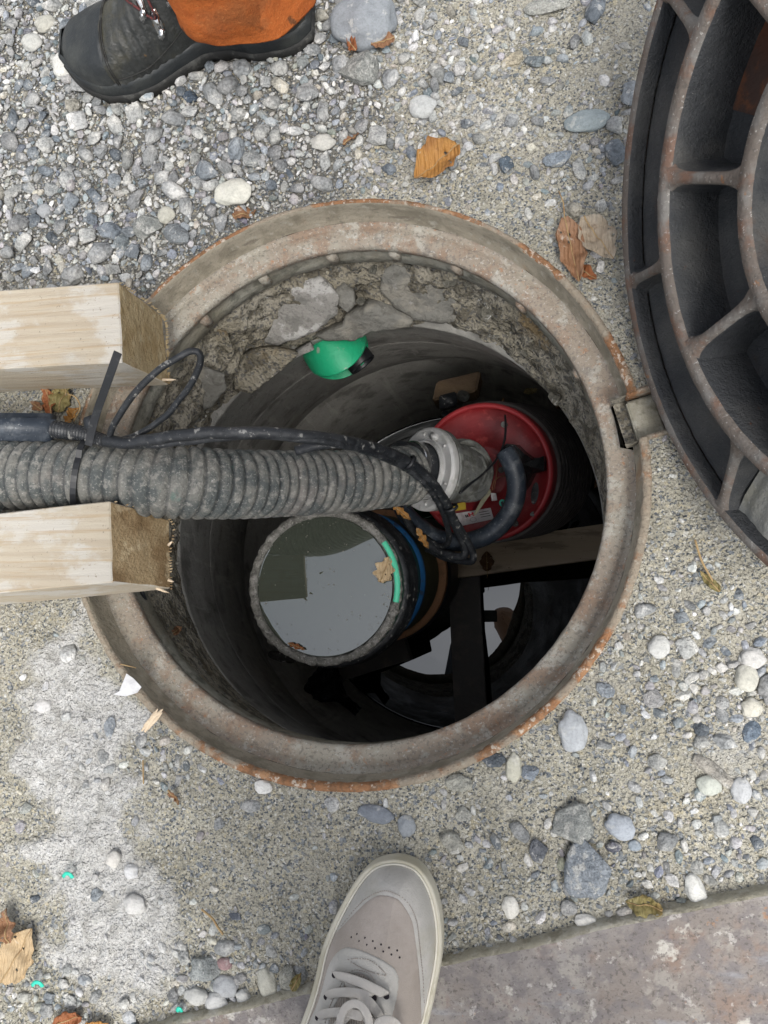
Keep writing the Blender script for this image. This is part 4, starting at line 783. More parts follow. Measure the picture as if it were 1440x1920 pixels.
# bright green freshly cut arc on the rim
au, av = None, None
ax = Vector((0, 0, 1)); ux = (Vector((1, 0, 0)) - ax * ax.x).normalized(); uy = ax.cross(ux)
def pang(px, py):
    d = P(px, py, pt.z) - pt; return math.atan2(d.dot(uy), d.dot(ux))
a0, a1 = pang(747, 1130), pang(727, 1012)
v, f = revolve([(PR - .0005, -.006), (PR - .001, .0030), (PR - .005, .0052), (PR - .0095, .0048), (PR - .0105, -.003)], pt, 40, axis=ax, a0=a0, a1=a1); mk('cut_green_edge', v, f, M['cutgreen'], pipe)
# water surface with leaf and debris
wv, wf = revolve([(.0001, 0), (.06, 0), (PR - .0150, 0), (PR - .0142, .0006), (PR - .0136, .0020)], pt + ax * -.0045, 120, jit=lambda a, j, r, z: (r, z))
mw = mk('murky_water', wv, wf, M['murky'], smooth=False); tag(mw, kind='structure')
mw.name = 'pipe_water'

Vs = []; sr = random.Random(4)
for i in range(90):
    a = sr.uniform(0, 6.28); rr_ = (PR - .017) * math.sqrt(sr.random()); s_ = sr.uniform(.0004, .0012)
    if sr.random() < .4: rr_ = (PR - .017) * sr.uniform(.9, 1)
    c_ = pt + Vector((math.cos(a) * rr_, math.sin(a) * rr_, -.0040)); Vs.append(([c_ + Vector((math.cos(k * 1.26 + i) * s_ * sr.uniform(.5, 1.6), math.sin(k * 1.26 + i) * s_, .0004)) for k in range(5)] + [c_ - Vector((0, 0, .001))], [(0, 1, 2, 3, 4)] + [(k, 5, (k + 1) % 5) for k in range(5)]))
v, f = merge(Vs); tag(mk('floating_scum', v, f, M['slab2'], smooth=False), 'tiny specks of scum floating on the water in the standing pipe', 'scum', kind='stuff')
# ---------------------------------------------------------------- submersible pump
qt = P(905, 886, -.505); qb = P(985, 884, -.90); qax = (qt - qb).normalized()
pump = thing('submersible_pump', qb, 'black submersible pump with round red top standing in the shaft', 'pump')
QR = .134; L_ = (qt - qb).length
def qv(prof, nm, mat, seg=128, parent=None, **k):
    v, f = revolve(prof, qt, seg, axis=qax, **k); return mk(nm, v, f, mat, parent or pump)
qv([(.0001, -.004), (.045, -.004), (.052, -.0045), (.054, -.009), (.1, -.010), (.118, -.008), (.122, -.004)], 'red_top', M['red'])
qv([(.1215, -.008), (.1225, .0005), (.1255, .002), (.1305, .0005), (.1325, -.006), (.1325, -.050)], 'red_rim', M['redrim'])
pr = [(.1315, -.047), (.136, -.050)]
z = -.050
gq = 0
while z > -L_:
    pr += [(.1365 + gq, z), (.1395 + gq, z - .003), (.1395 + gq, z - .016), (.1325 + gq, z - .018), (.1325 + gq, z - .029), (.1365 + gq, z - .031)]; z -= .031; gq += .0016
qv(pr, 'ribbed_body', M['pumpblack']); qv([(.13, -L_ + .01), (.105, -L_ - .02), (.10, -L_ - .62)], 'strainer_base', M['pumpblack'])
def qp(px, py, h):      # point on the pump's top seen at pixel
    D = Vector(tuple(MC @ np.array([(px - 720) / F, (py - 960) / F, 1.0]))); C0 = Vector((0, 0, H0)); c = qt + qax * h
    return C0 + D * ((c - C0).dot(qax) / D.dot(qax))
def bolt(parent, p, r=.007, nm='bolt', mat=None, ax_=None):
    a_ = ax_ or qax
    v1, f1 = revolve([(.0001, .001), (r * 1.35, .001), (r * 1.4, -.002), (r * 1.4, -.006)], p, 20, axis=a_)
    v2, f2 = revolve([(.0001, .006), (r * .75, .006), (r * .85, .0045), (r * .85, .001)], p, 6, axis=a_)
    v, f = merge([(v1, f1), (v2, f2)]); return mk(nm, v, f, mat or M['aludark'], parent, smooth=False)
for (bx, by) in ((945, 796), (940, 881), (966, 982), (1000, 965)): bolt(pump, qp(bx, by, -.004) + qax * .001, .0042)
c_ = qp(816, 955, -.004); v, f = revolve([(.0001, .007), (.010, .007), (.0115, .005), (.0115, -.002)], c_, 24, axis=qax); mk('red_plug', v, f, M['redrim'], pump)
def decal(px_pts, h, nm, mat, parent=pump, lift=.0015):
    pts = [qp(a, b, h) + qax * lift for a, b in px_pts]; n = len(pts); V = pts + [p - qax * .001 for p in pts]
    Fc = [tuple(range(n)), tuple(range(n, 2 * n))[::-1]] + [(i, n + i, n + (i + 1) % n, (i + 1) % n) for i in range(n)]
    return mk(nm, V, Fc, mat, parent, smooth=False)
lb = decal([(842, 965), (920, 952), (926, 973), (852, 989)], -.008, 'white_label', M['label'])
def ink(pts, h, nm, mat, par, lift=.0022): return decal(pts, h, nm, mat, par, lift)
def lbl(u, v): a = (842 + 78 * u + 9 * v * 1.0, 965 - 13 * u + 24 * v - 3 * u * v); return a
def bar(u0, v0, u1, v1, nm, mat):
    return ink([lbl(u0, v0), lbl(u1, v0), lbl(u1, v1), lbl(u0, v1)], -.008, nm, mat, lb)
for (u0, v0, u1, v1) in ((.06, .2, .10, .45), (.14, .2, .18, .45), (.06, .3, .18, .36)): bar(u0, v0, u1, v1, 'printed_letter', M['ink'])
for (u0, v0, u1, v1) in ((.44, .12, .48, .42), (.53, .12, .57, .42), (.44, .24, .57, .31)): bar(u0, v0, u1, v1, 'printed_red_letter', M['inkred'])
for (u0, v0, u1, v1) in ((.36, .22, .39, .44), (.40, .22, .43, .44)): bar(u0, v0, u1, v1, 'printed_letter', M['ink'])
for k_ in range(3): bar(.70, .2 + .2 * k_, .93, .25 + .2 * k_, 'printed_line', M['ink'])
for k_ in range(12):
    a_ = k_ / 12 * 6.28; bar(.50 + .07 * math.cos(a_), .68 + .17 * math.sin(a_), .515 + .07 * math.cos(a_), .72 + .17 * math.sin(a_), 'printed_mark', M['ink'])
yl = decal([(838, 948), (873, 941), (874, 955), (841, 960)], -.006, 'yellow_label', M['yellow'])
gs = [(942 + 6 * math.cos(a * .52), 943 + 7 * math.sin(a * .52)) for a in range(12)]
gsd = decal(gs, -.006, 'green_sticker', M['gplast'])
decal([(939, 941), (944, 939), (944, 948), (941, 948)], -.006, 'arrow_mark', M['black'], gsd, .0022)
# oval logo stamp on rim side
ov = [(1003 + 7 * math.cos(a * .45) + 4 * math.sin(a * .45) * -.6, 925 + 21 * math.sin(a * .45)) for a in range(14)]
decal(ov, -.008, 'oval_badge', M['rubber'])
# metal tag with seal
tg = decal([(887, 966), (893, 965), (921, 925), (920, 917), (912, 920)], .012, 'metal_tag', M['tagm'], pump, .002)
tg2 = decal([(921, 924), (931, 925), (933, 938), (923, 939)], .014, 'seal', M['label'], tg, .004)
v, f = tube(spline([qp(922, 922, .012), qp(925, 905, .02), qp(935, 895, .022), qp(948, 892, .022)], 6), .0012, 6); mk('cord', v, f, M['cord'], tg)
v, f = tube(spline([qp(926, 918, .012), qp(930, 895, .02), qp(934, 870, .02), qp(940, 850, .03)], 6), .0012, 6); mk('cord', v, f, M['cord'], tg)
# lug / gland where the cable leaves the pump
gl = [qp(943, 842, .05), qp(952, 832, .055), qp(968, 834, .05), qp(985, 850, .04), qp(1002, 862, .02), qp(1022, 855, .01), qp(1022, 882, .01), qp(1002, 888, .012), qp(990, 910, .02), qp(978, 925, .03), qp(972, 900, .05), qp(962, 860, .055)]
c0 = sum(gl, Vector()) / len(gl); V = [p + qax * .012 for p in gl] + [p - qax * .03 for p in gl] + [c0 + qax * .028]; n = len(gl)
Fc = [(i, (i + 1) % n, 2 * n) for i in range(n)] + [(n + i, n + (i + 1) % n, (i + 1) % n, i) for i in range(n)]
mk('cable_gland', V, Fc, M['bbag'], pump, smooth=False)
v, f = rbox(qp(1024, 858, 0) - qp(1000, 858, 0), qp(1000, 884, 0) - qp(1000, 858, 0), qax * .012, qp(1000, 858, 0), .002); mk('rim_clamp', v, f, M['black'], pump)
# thick power cable: leaves the gland, loops over the pump and away behind the standing pipe
CB = [(947, 846, -.40), (960, 870, -.40), (968, 900, -.41), (966, 935, -.42), (950, 970, -.43), (922, 998, -.44), (888, 1013, -.45), (850, 1016, -.46), (812, 1005, -.47), (782, 985, -.48), (760, 962, -.49), (748, 935, -.50), (752, 900, -.51)]
v, f = tube(resample(spline([P(*c) for c in CB], 8), .006), .0172, 18); pc = mk('power_cable', v, f, M['bluerubber'], pump)
# small black wire tie standing on the pump
v, f = tube(spline([P(947, 779, -.44), P(948, 800, -.43), P(946, 825, -.42), P(935, 855, -.41), P(910, 885, -.37), P(885, 905, -.34), P(862, 925, -.32)], 6), .0022, 6); mk('thin_wire', v, f, M['black'], pump)

# ---------------------------------------------------------------- ribbed hose with couplings
HP = [(-260, 880, .05), (-120, 884, .05), (0, 889, .052), (120, 893, .053), (240, 899, .050), (330, 904, .034), (430, 908, -.015), (520, 907, -.075), (600, 905, -.13), (660, 902, -.172), (715, 897, -.215), (768, 890, -.262)]
hpts = resample(spline([P(*c) for c in HP], 14), .0013)
hose = thing('ribbed_hose', P(0, 889, 0), 'thick dusty grey ribbed suction hose running into the manhole', 'hose')
PITCH = .0165
def hrf(i, s, a):
    ph = (s / PITCH + a / (2 * math.pi)) * 2 * math.pi; k = math.sin(ph)
    return .0452 + .0022 * (1 - 2 * (1 - (.5 + .5 * k)) ** 2.4) + .0006 * mnoise.noise(Vector((s * 60, math.cos(a) * 2, math.sin(a) * 2))) + .0005 * mnoise.noise(Vector((s * 12, 3, 1)))
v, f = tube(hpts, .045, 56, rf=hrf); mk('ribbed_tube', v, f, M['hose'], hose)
he = hpts[-1]; hd = (Vector((.66, .02, -.75))).normalized()
cc = P(794, 879, -.325)
def hv(prof, c, nm, mat, d=hd, seg=180, parent=hose, **k):
    v, f = revolve(prof, c, seg, axis=d, **k); return mk(nm, v, f, mat, parent, smooth=False)
hv([(.030, -.06), (.041, -.055), (.042, -.02), (.042, .0), (.042, .012)], cc, 'hose_socket', M['rubber'])
hv([(.0425, -.030), (.0445, -.029), (.0445, -.021), (.0425, -.020)], cc, 'hose_clamp', M['steel'])
cl_ = P(775, 942, -.31); v, f = tube([cl_ + Vector((-.012, -.006, 0)), cl_ + Vector((.012, .008, 0))], .0035, 10); mk('clamp_screw', v, f, M['steel'], hose)
hv([(.044, .010), (.0445, -.004), (.0475, -.005), (.0485, .004), (.0515, .006), (.0535, .003), (.067, .002), (.0705, .005), (.0715, .008), (.0715, .015), (.069, .018), (.05, .019)], cc, 'coupling_ring', M['alu'])
u_ = (Vector((0, 1, 0)) - hd * hd.y).normalized(); w_ = hd.cross(u_)
for k_ in range(3):
    a = k_ * 2.094 + .5; e = u_ * math.cos(a) + w_ * math.sin(a); t = hd.cross(e)
    v, f = rbox(t * .02, e * .012, hd * -.010, cc + e * .0515 - t * .01 + hd * .006, .003); mk('coupling_lug', v, f, M['alu'], hose)
    for s_ in (-1, 1):
        e2 = u_ * math.cos(a + s_ * .5) + w_ * math.sin(a + s_ * .5); t2 = hd.cross(e2)
        v, f = rbox(t2 * .004, e2 * .007, hd * -.004, cc + e2 * .056 + hd * .004, .001); mk('cast_letter', v, f, M['alu'], hose)
# fixed coupling and elbow belong to the pump
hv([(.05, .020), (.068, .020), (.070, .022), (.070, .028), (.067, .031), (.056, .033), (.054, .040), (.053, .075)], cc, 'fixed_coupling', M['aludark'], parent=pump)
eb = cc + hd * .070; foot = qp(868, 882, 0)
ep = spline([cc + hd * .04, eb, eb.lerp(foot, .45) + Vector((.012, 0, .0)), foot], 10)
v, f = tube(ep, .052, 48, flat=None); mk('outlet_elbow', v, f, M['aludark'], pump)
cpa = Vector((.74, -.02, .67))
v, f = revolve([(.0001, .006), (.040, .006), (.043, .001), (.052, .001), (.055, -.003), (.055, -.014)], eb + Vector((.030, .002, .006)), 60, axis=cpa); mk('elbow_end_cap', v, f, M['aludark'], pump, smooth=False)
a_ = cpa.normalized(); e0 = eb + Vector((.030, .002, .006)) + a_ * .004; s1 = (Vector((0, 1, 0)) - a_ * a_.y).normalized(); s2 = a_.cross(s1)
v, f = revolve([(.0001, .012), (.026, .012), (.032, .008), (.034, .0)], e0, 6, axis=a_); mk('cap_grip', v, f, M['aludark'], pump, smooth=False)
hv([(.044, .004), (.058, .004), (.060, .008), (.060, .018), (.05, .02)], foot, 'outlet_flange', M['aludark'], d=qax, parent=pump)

# ---------------------------------------------------------------- thin cables, connector and tie
lead = thing('power_lead', P(60, 800, 0), 'black electric lead with moulded connector lying along the top of the hose', 'power lead')
def cab(pts, r, nm, parent=lead, mat=None, n=8, seg=12, wob=.0012):
    pp = resample(spline([P(*c) for c in pts], n), .004); out = []
    for i, p in enumerate(pp): out.append(p + Vector((mnoise.noise(p * 35), mnoise.noise(p * 35 + Vector((9, 0, 0))), 0)) * wob)
    v, f = tube(out, r, seg); return mk(nm, v, f, mat or M['rubber'], parent)
cab([(196, 826, .10), (240, 830, .105), (300, 822, .11), (370, 813, .115), (440, 811, .11), (510, 812, .095), (580, 818, .07), (650, 828, .02), (710, 842, -.06), (765, 866, -.15), (808, 902, -.22), (840, 950, -.30), (858, 995, -.37), (872, 1025, -.40), (868, 1043, -.41), (845, 1042, -.42), (815, 1030, -.44), (788, 1008, -.45), (765, 980, -.46), (748, 950, -.47), (745, 920, -.48)], .0075, 'thick_cable')
cab([(205, 832, .095), (260, 834, .10), (330, 830, .105), (400, 822, .105), (470, 816, .10), (540, 820, .085), (620, 830, .05), (690, 846, -.03), (750, 872, -.14), (795, 905, -.21), (828, 955, -.30), (842, 1000, -.37), (838, 1020, -.41), (820, 1022, -.44), (790, 1002, -.46)], .0052, 'thin_cable')
cab([(555, 845, .03), (600, 834, .03), (650, 833, .01), (710, 846, -.07), (770, 880, -.17), (822, 930, -.27), (862, 990, -.36), (884, 1030, -.40), (886, 1050, -.41), (870, 1052, -.42), (835, 1045, -.44), (800, 1028, -.46)], .0065, 'thin_cable')
cab([(205, 832, .095), (208, 810, .11), (222, 780, .13), (250, 740, .15), (290, 700, .165), (330, 672, .17), (358, 659, .17), (374, 664, .165), (376, 682, .155), (365, 708, .14), (345, 738, .125), (318, 772, .11), (285, 800, .10), (250, 818, .095), (215, 828, .09)], .0040, 'cable_loop')
cab([(266, 1108, -.08), (274, 1130, -.10), (272, 1160, -.13), (280, 1190, -.18)], .003, 'loose_cable_end')
for (bx, by, bz, dx, dy) in ((768, 868, -.15, .8, -.6), (845, 953, -.30, .35, -.94)):
    c = P(bx, by, bz); v, f = revolve([(.0115, -.003), (.013, -.002), (.013, .002), (.0115, .003)], c, 24, axis=Vector((dx, dy, -.6))); mk('cable_tie_band', v, f, M['black'], lead)
# connector body
c0, c1 = P(-150, 800, .075), P(108, 803, .075); d = c1 - c0; s = Vector((0, 0, 1)).cross(d).normalized()
v, f = rbox(d, s * .036, Vector((0, 0, .030)), c0 - s * .018 - Vector((0, 0, .015)), .008); mk('connector_body', v, f, M['bluerubber'], lead)
def srf(i, s_, a): return .0105 - s_ * .05 + .0016 * (1 if math.sin(s_ * 1300) > 0 else -1)
pp = resample([P(104, 805, .078), P(150, 812, .085), P(196, 826, .095)], .0008); v, f = tube(pp, .01, 16, rf=srf); mk('strain_relief', v, f, M['rubber'], lead)
# zip tie
zt = thing('cable_tie', P(175, 800, .1), 'black plastic cable tie strapping the lead to the hose, its long tail standing up', 'cable tie')
hc = P(161, 896, .055); path = []
for k_ in range(0, 41):
    a = math.radians(-200 + k_ * 9.0); rr_ = .0485; yy = math.cos(a) * rr_; zz = math.sin(a) * rr_
    if yy > .02 and zz > 0: yy *= 1.1; zz *= 1.12
    path.append(hc + Vector((.0070 * (yy / .045) + .016 * max(0, zz) / .05, yy, zz)) )
hdv = Vector((1, 0, 0))
def strap(pts, wd, th, nm, parent, mat):
    V = []; Fc = []; n = len(pts)
    for i, p in enumerate(pts):
        t = (pts[min(i + 1, n - 1)] - pts[max(i - 1, 0)]).normalized(); b = nrmf(i, p, t); s_ = t.cross(b).normalized(); b = s_.cross(t)
        V += [p + s_ * wd + b * th, p - s_ * wd + b * th, p - s_ * wd - b * th, p + s_ * wd - b * th]
    for i in range(n - 1):
        for k in range(4): Fc.append((i * 4 + k, i * 4 + (k + 1) % 4, i * 4 + 4 + (k + 1) % 4, i * 4 + 4 + k))
    Fc += [(0, 1, 2, 3), (n * 4 - 1, n * 4 - 2, n * 4 - 3, n * 4 - 4)]
    return mk(nm, V, Fc, mat, parent, smooth=False)
nrmf = lambda i, p, t: (p - hc) - t * (p - hc).dot(t)
strap(path, .0036, .0011, 'loop_strap', zt, M['black'])
nrmf = lambda i, p, t: Vector((.2, -.5, .85))
strap(spline([P(166, 835, .112), P(171, 812, .120), P(181, 775, .135), P(195, 735, .155), (P(208, 698, .172)), P(221, 661, .185)], 5), .0045, .0011, 'tail_strap', zt, M['black'])
v, f = rbox(Vector((.013, .004, 0)), Vector((-.003, .014, 0)), Vector((0, 0, .010)), P(166, 808, .118), .0015); mk('tie_head', v, f, M['rubber'], zt)

# ---------------------------------------------------------------- timber beams
def beam(A, B, C, D, far, nm, label, endm, wane=None, seed=0):
    """end face corners A(top far) B(top near) C(bottom far) D(bottom near); far = vector to the other end"""
    V = []; Fc = []; fm = []; n = 22; m = 9
    def face(a, b, c, d, nu, nv, mi, jit=0, bow=0):
        o = len(V)
        for i in range(nu + 1):
            for j in range(nv + 1):
                u, w2 = i / nu, j / nv; p = a.lerp(b, u).lerp(d.lerp(c, u), w2); V.append(p)
        for i in range(nu):
            for j in range(nv): Fc.append((o + i * (nv + 1) + j, o + (i + 1) * (nv + 1) + j, o + (i + 1) * (nv + 1) + j + 1, o + i * (nv + 1) + j + 1)); fm.append(mi)
    A2, B2, C2, D2 = A + far, B + far, C + far, D + far
    bm = bmesh.new(); vs = [bm.verts.new(p) for p in (A, B, C, D, A2, B2, C2, D2)]
    fe = bm.faces.new((vs[0], vs[1], vs[3], vs[2])); bm.faces.new((vs[4], vs[6], vs[7], vs[5]))
    for q in ((0, 4, 5, 1), (1, 5, 7, 3), (3, 7, 6, 2), (2, 6, 4, 0)): bm.faces.new([vs[i] for i in q])
    bmesh.ops.recalc_face_normals(bm, faces=bm.faces)
    lay = {}
    for f_ in bm.faces:
        f_.material_index = 1 if set(v.index for v in f_.verts) == {-5} else 0
    fe.material_index = 1
    bmesh.ops.bevel(bm, geom=[e for e in bm.edges], offset=.0015, segments=1, affect='EDGES')
    bmesh.ops.subdivide_edges(bm, edges=[e for e in bm.edges if e.calc_length() > .03], cuts=14, use_grid_fill=True)
    for v_ in bm.verts:
        p = v_.co; e = min(1, (p - (A + B + C + D) / 4).dot(-far.normalized()) * -1 / .02) if False else 1
        v_.co = p + Vector((mnoise.noise(p * 40 + Vector((seed, 0, 0))), mnoise.noise(p * 34 + Vector((0, seed, 5))), mnoise.noise(p * 30))) * .0011
    mi = [f_.material_index for f_ in bm.faces]; V, Fc = bmout(bm)
    o = mk(nm, V, Fc, M['wood'], smooth=False, mats=[endm], fm=mi); return tag(o, label, 'timber beam', 'timber beams carrying the hose')
zt_ = .105
fu = (P(0, 544, zt_) - P(222, 528, zt_)); fu = Vector((fu.x, fu.y, 0)).normalized() * 1.2
b1 = beam(P(222, 528, zt_), P(229, 680, zt_), P(304, 592, .004), P(317, 722, .004), fu, 'timber_beam', 'pale sawn square timber beam above the hose, its end fuzzy and light brown', M['endgrain2'], seed=1)
fl = (P(0, 962, zt_) - P(205, 938, zt_)); fl = Vector((fl.x, fl.y, 0)).normalized() * 1.2
b2 = beam(P(206, 938, zt_), P(210, 1091, zt_), P(318, 974, .004), P(321, 1104, .004), fl, 'timber_beam', 'pale sawn square timber beam below the hose, its end dark brown with growth rings', M['endgrain'], seed=2)
for bb, edge in ((b1, ((222, 528, zt_), (304, 592, .01), (313, 650, .01), (317, 722, .004))), (b2, ((206, 938, zt_), (318, 974, .01), (319, 1040, .01), (321, 1104, .004)))):
    Vs = []; r_ = random.Random(3); pp = spline([P(*c) for c in edge], 26 if bb is b1 else 12)
    for p in pp:
        for _ in range(1):
            if r_.random() < .25: continue
            L2 = r_.uniform(.002, .0055 if bb is b1 else .0035); d = Vector((r_.uniform(.6, 1), r_.uniform(-.2, .6), r_.uniform(-.5, .3))).normalized(); s = Vector((0, .0009, .0006))
            Vs.append(([p - s, p + s, p + d * L2, p - Vector((.003, 0, .001))], [(0, 1, 2), (0, 2, 3), (1, 3, 2), (0, 3, 1)]))
    v, f = merge(Vs); mk('splinter_fringe', v, f, M['endgrain2'] if bb is b1 else M['endgrain'], bb, smooth=False)
for i, (a, b) in enumerate((((318, 1020, .05), (323, 1015, .053)), ((318, 1088, .02), (326, 1091, .018)), ((312, 712, .02), (330, 712, .02)), ((300, 1105, .02), (318, 1112, .01)))):
    p, q_ = P(*a), P(*b); v, f = tube([p - (q_ - p) * .4, p.lerp(q_, .5), q_], [.0022, .0016, .0004], 5); mk('splinter', v, f, M['splinter'], b1 if i == 2 else b2)

# planks down in the shaft
def plank(a, b, wd, th, mat, label, nm='plank', group=None, bev=.002, tilt=0):
    a, b = P(*a), P(*b); d = b - a; s = Vector((0, 0, 1)).cross(d).normalized(); up = d.cross(s).normalized(); up = -up if up.z < 0 else up
    v, f = rbox(d, s * wd, -up * th, a - s * wd / 2, bev); o = mk(nm, v, f, mat, smooth=False); return tag(o, label, 'plank', group)
plank((830, 1056, -.93), (1175, 1008, -.93), .080, .045, M['wetwood'], 'grey wet plank wedged across the shaft to the right of the standing pipe')
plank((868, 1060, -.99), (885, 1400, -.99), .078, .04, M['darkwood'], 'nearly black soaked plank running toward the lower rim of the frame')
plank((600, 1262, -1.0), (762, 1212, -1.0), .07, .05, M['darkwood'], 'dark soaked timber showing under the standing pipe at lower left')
# block bracket on the far wall
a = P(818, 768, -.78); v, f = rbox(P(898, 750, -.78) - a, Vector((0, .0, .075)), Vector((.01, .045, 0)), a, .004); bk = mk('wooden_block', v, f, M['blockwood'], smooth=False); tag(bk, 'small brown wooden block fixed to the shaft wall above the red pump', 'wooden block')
c = P(868, 744, -.70); bolt(bk, c, .010, 'bolt', M['aludark'], Vector((-.2, -.8, .5)))
fl_ = thing('float_switch', P(845, 770, -.72), 'black box with two short cable glands between the red pump and wooden block', 'switch box')
a = P(826, 772, -.66); v, f = rbox(P(858, 764, -.66) - a, Vector((0, .028, 0)), Vector((0, 0, .03)), a, .003); mk('switch_body', v, f, M['rubber'], fl_)
for (a, b) in (((836, 775, -.66), (832, 810, -.72)), ((850, 772, -.66), (848, 806, -.72))):
    pp = resample([P(*a), P(*b)], .0015); v, f = tube(pp, .009, 12, rf=lambda i, s, q: .0085 + .0012 * math.sin(s * 900)); mk('cable_gland', v, f, M['black'], fl_)
# rag and stones in the lower left of the shaft
V = []; Fc = []; c0, c1 = P(588, 1262, -.85), P(672, 1335, -.98); n = 26
for i in range(n):
    for j in range(14):
        u, w2 = i / (n - 1), j / 13 - .5; p = c0.lerp(c1, u); wv_ = .035 * math.sin(min(1, u * 1.2 + .25) * math.pi) + .012
        p = p + Vector((.6, .8, 0)) * w2 * 2 * wv_ + Vector((0, 0, .03)) * mnoise.noise(Vector((i * .35, j * .4, 0))) + Vector((mnoise.noise(Vector((i, j, 4))), mnoise.noise(Vector((i, j, 9))), 0)) * .006; V.append(p)
for i in range(n - 1):
    for j in range(13): Fc.append((i * 14 + j, i * 14 + 14 + j, i * 14 + 15 + j, i * 14 + j + 1))
rg = mk('plastic_sheet', V, Fc, M['bbag'], smooth=False); tag(rg, 'crumpled black plastic sheet hanging on the shaft wall below the standing pipe', 'plastic sheet')
hero(527, 1232, 32, 11, 8, 'ang', (.07, .068, .06), 'dark long stone wedged between the shaft wall and the standing pipe', z=-.55)
# ---------------------------------------------------------------- open lid
TH = 1.123; LRad = .38
LH = RC + E_ * .394 + Vector((0, 0, .021)); W_ = E_ * math.cos(TH) + Vector((0, 0, math.sin(TH))); NL = T_.cross(W_) * -1      # toward the underside
LCn = LH + W_ * LRad
lid = thing('open_cover', LH, 'heavy ribbed cast iron manhole lid standing open on its hinge right of the hole', 'manhole cover')
def lp(r, ang, d): a = math.radians(ang); return LCn + (T_ * math.cos(a) + W_ * math.sin(a)) * r + NL * d
def lring(prof, nm, mat, seg=256, a0=0, a1=360, parent=lid, amp=.0006, side=None):
    V = []; Fc = []; m = len(prof); full = a1 - a0 >= 360; ns = seg if full else seg + 1
    for i in range(ns):
        a = a0 + (a1 - a0) * i / seg; ar = math.radians(a)
        for j, (r, d) in enumerate(prof): V.append(lp(r + amp * nz(ar, 22, j), a, d + amp * nz(ar, 31, j + 4)))
    for i in range(seg):
        i2 = (i + 1) % ns
        for j in range(m - 1): Fc.append((i * m + j, i * m + j + 1, i2 * m + j + 1, i2 * m + j))
    fm = [1 if side and j in side else 0 for i in range(seg) for j in range(m - 1)]
    return mk(nm, V, Fc, mat, parent, mats=[M['lidshade'], M['lid']], fm=fm)
RA = .258; RB = .150; FL = -.018
lring([(LRad - .016, FL + .002), (LRad - .0145, -.005), (LRad - .012, .0005), (LRad - .002, .0008), (LRad, -.002), (LRad + .0005, -.040), (LRad - .004, -.046), (.3, -.047), (.0001, -.047)], 'outer_rim', M['lidedge'], side=(0, 1))
lring([(LRad - .0145, FL - .001), (RA + .012, FL)], 'outer_floor', M['lidshade'])
lring([(RA + .013, FL - .001), (RA + .0085, .028), (RA + .0075, .038), (RA + .004, .042), (RA - .0055, .042), (RA - .009, .038), (RA - .010, .028), (RA - .014, FL - .001)], 'middle_ring', M['lidedge'], side=(0, 5, 6))
lring([(RA - .013, FL), (RB + .014, FL)], 'middle_floor', M['lidshade'])
lring([(RB + .013, FL - .001), (RB + .0085, .028), (RB + .0075, .038), (RB + .004, .042), (RB - .0055, .042), (RB - .009, .038), (RB - .010, .028), (RB - .014, FL - .001)], 'inner_ring', M['lidedge'], side=(0, 5, 6))
lring([(RB - .013, FL), (.0001, FL)], 'centre_floor', M['lidshade'])
def rib(r0, r1, ang, d0, d1, w0, w1, nm='rib'):
    """rib from radius r0 (height d0) to r1 (height d1), flared foot and ends"""
    V = []; Fc = []; n = 10
    for i in range(n + 1):
        t = i / n; r = r0 + (r1 - r0) * t; d = d0 + (d1 - d0) * t; fl = 1 + 1.7 * (abs(2 * t - 1) ** 5)
        wd = (w0 + (w1 - w0) * t) * fl
        a = math.radians(ang); e = T_ * math.cos(a) + W_ * math.sin(a); s = NL.cross(e)
        c = LCn + e * r
        for (k, h) in ((-2.0, FL - .001), (-1.15, d - .006), (-.7, d), (.7, d), (1.15, d - .006), (2.0, FL - .001)): V.append(c + s * wd * k + NL * h)
    for i in range(n):
        for k in range(5): Fc.append((i * 6 + k, i * 6 + k + 1, i * 6 + 7 + k, i * 6 + 6 + k))
    return mk(nm, V, Fc, M['lidedge'], lid, mats=[M['lidshade']], fm=[1 if k in (0, 4) else 0 for i in range(n) for k in range(5)])
for k_ in range(8): rib(RA + .006, LRad - .006, -71.5 + 45 * k_, .038, .0, .0048, .0045, 'outer_rib')
for an in (-14, -53.5, -92.5, -131.5, -170, 151, 111, 72, 27): rib(RB + .004, RA - .006, an, .0415, .0415, .0048, .0048, 'inner_rib')
# dried cement in one cell, red rust in another
lring([(LRad - .013, FL + .004), (.34, FL + .010), (.30, FL + .012), (RA + .013, FL + .009)], 'dried_cement', M['lidmud'], 60, -159, -118.5, amp=.003)
lring([(LRad - .013, FL + .003), (.33, FL + .006), (RA + .013, FL + .005)], 'dried_cement', M['lidmud'], 60, -24.5, 16, amp=.003)
lring([(RA - .0135, FL + .0012), (RB + .0145, FL + .0012)], 'rust_patch', M['lidrust'], 60, -40, -16, amp=.0004)
v, f = rbox(E_ * .024, T_ * .036, Vector((0, 0, .018)), LH + T_ * -.018 + E_ * .008 + Vector((0, 0, -.038)), .002); mk('hinge_lug', v, f, M['lidedge'], lid, smooth=False)

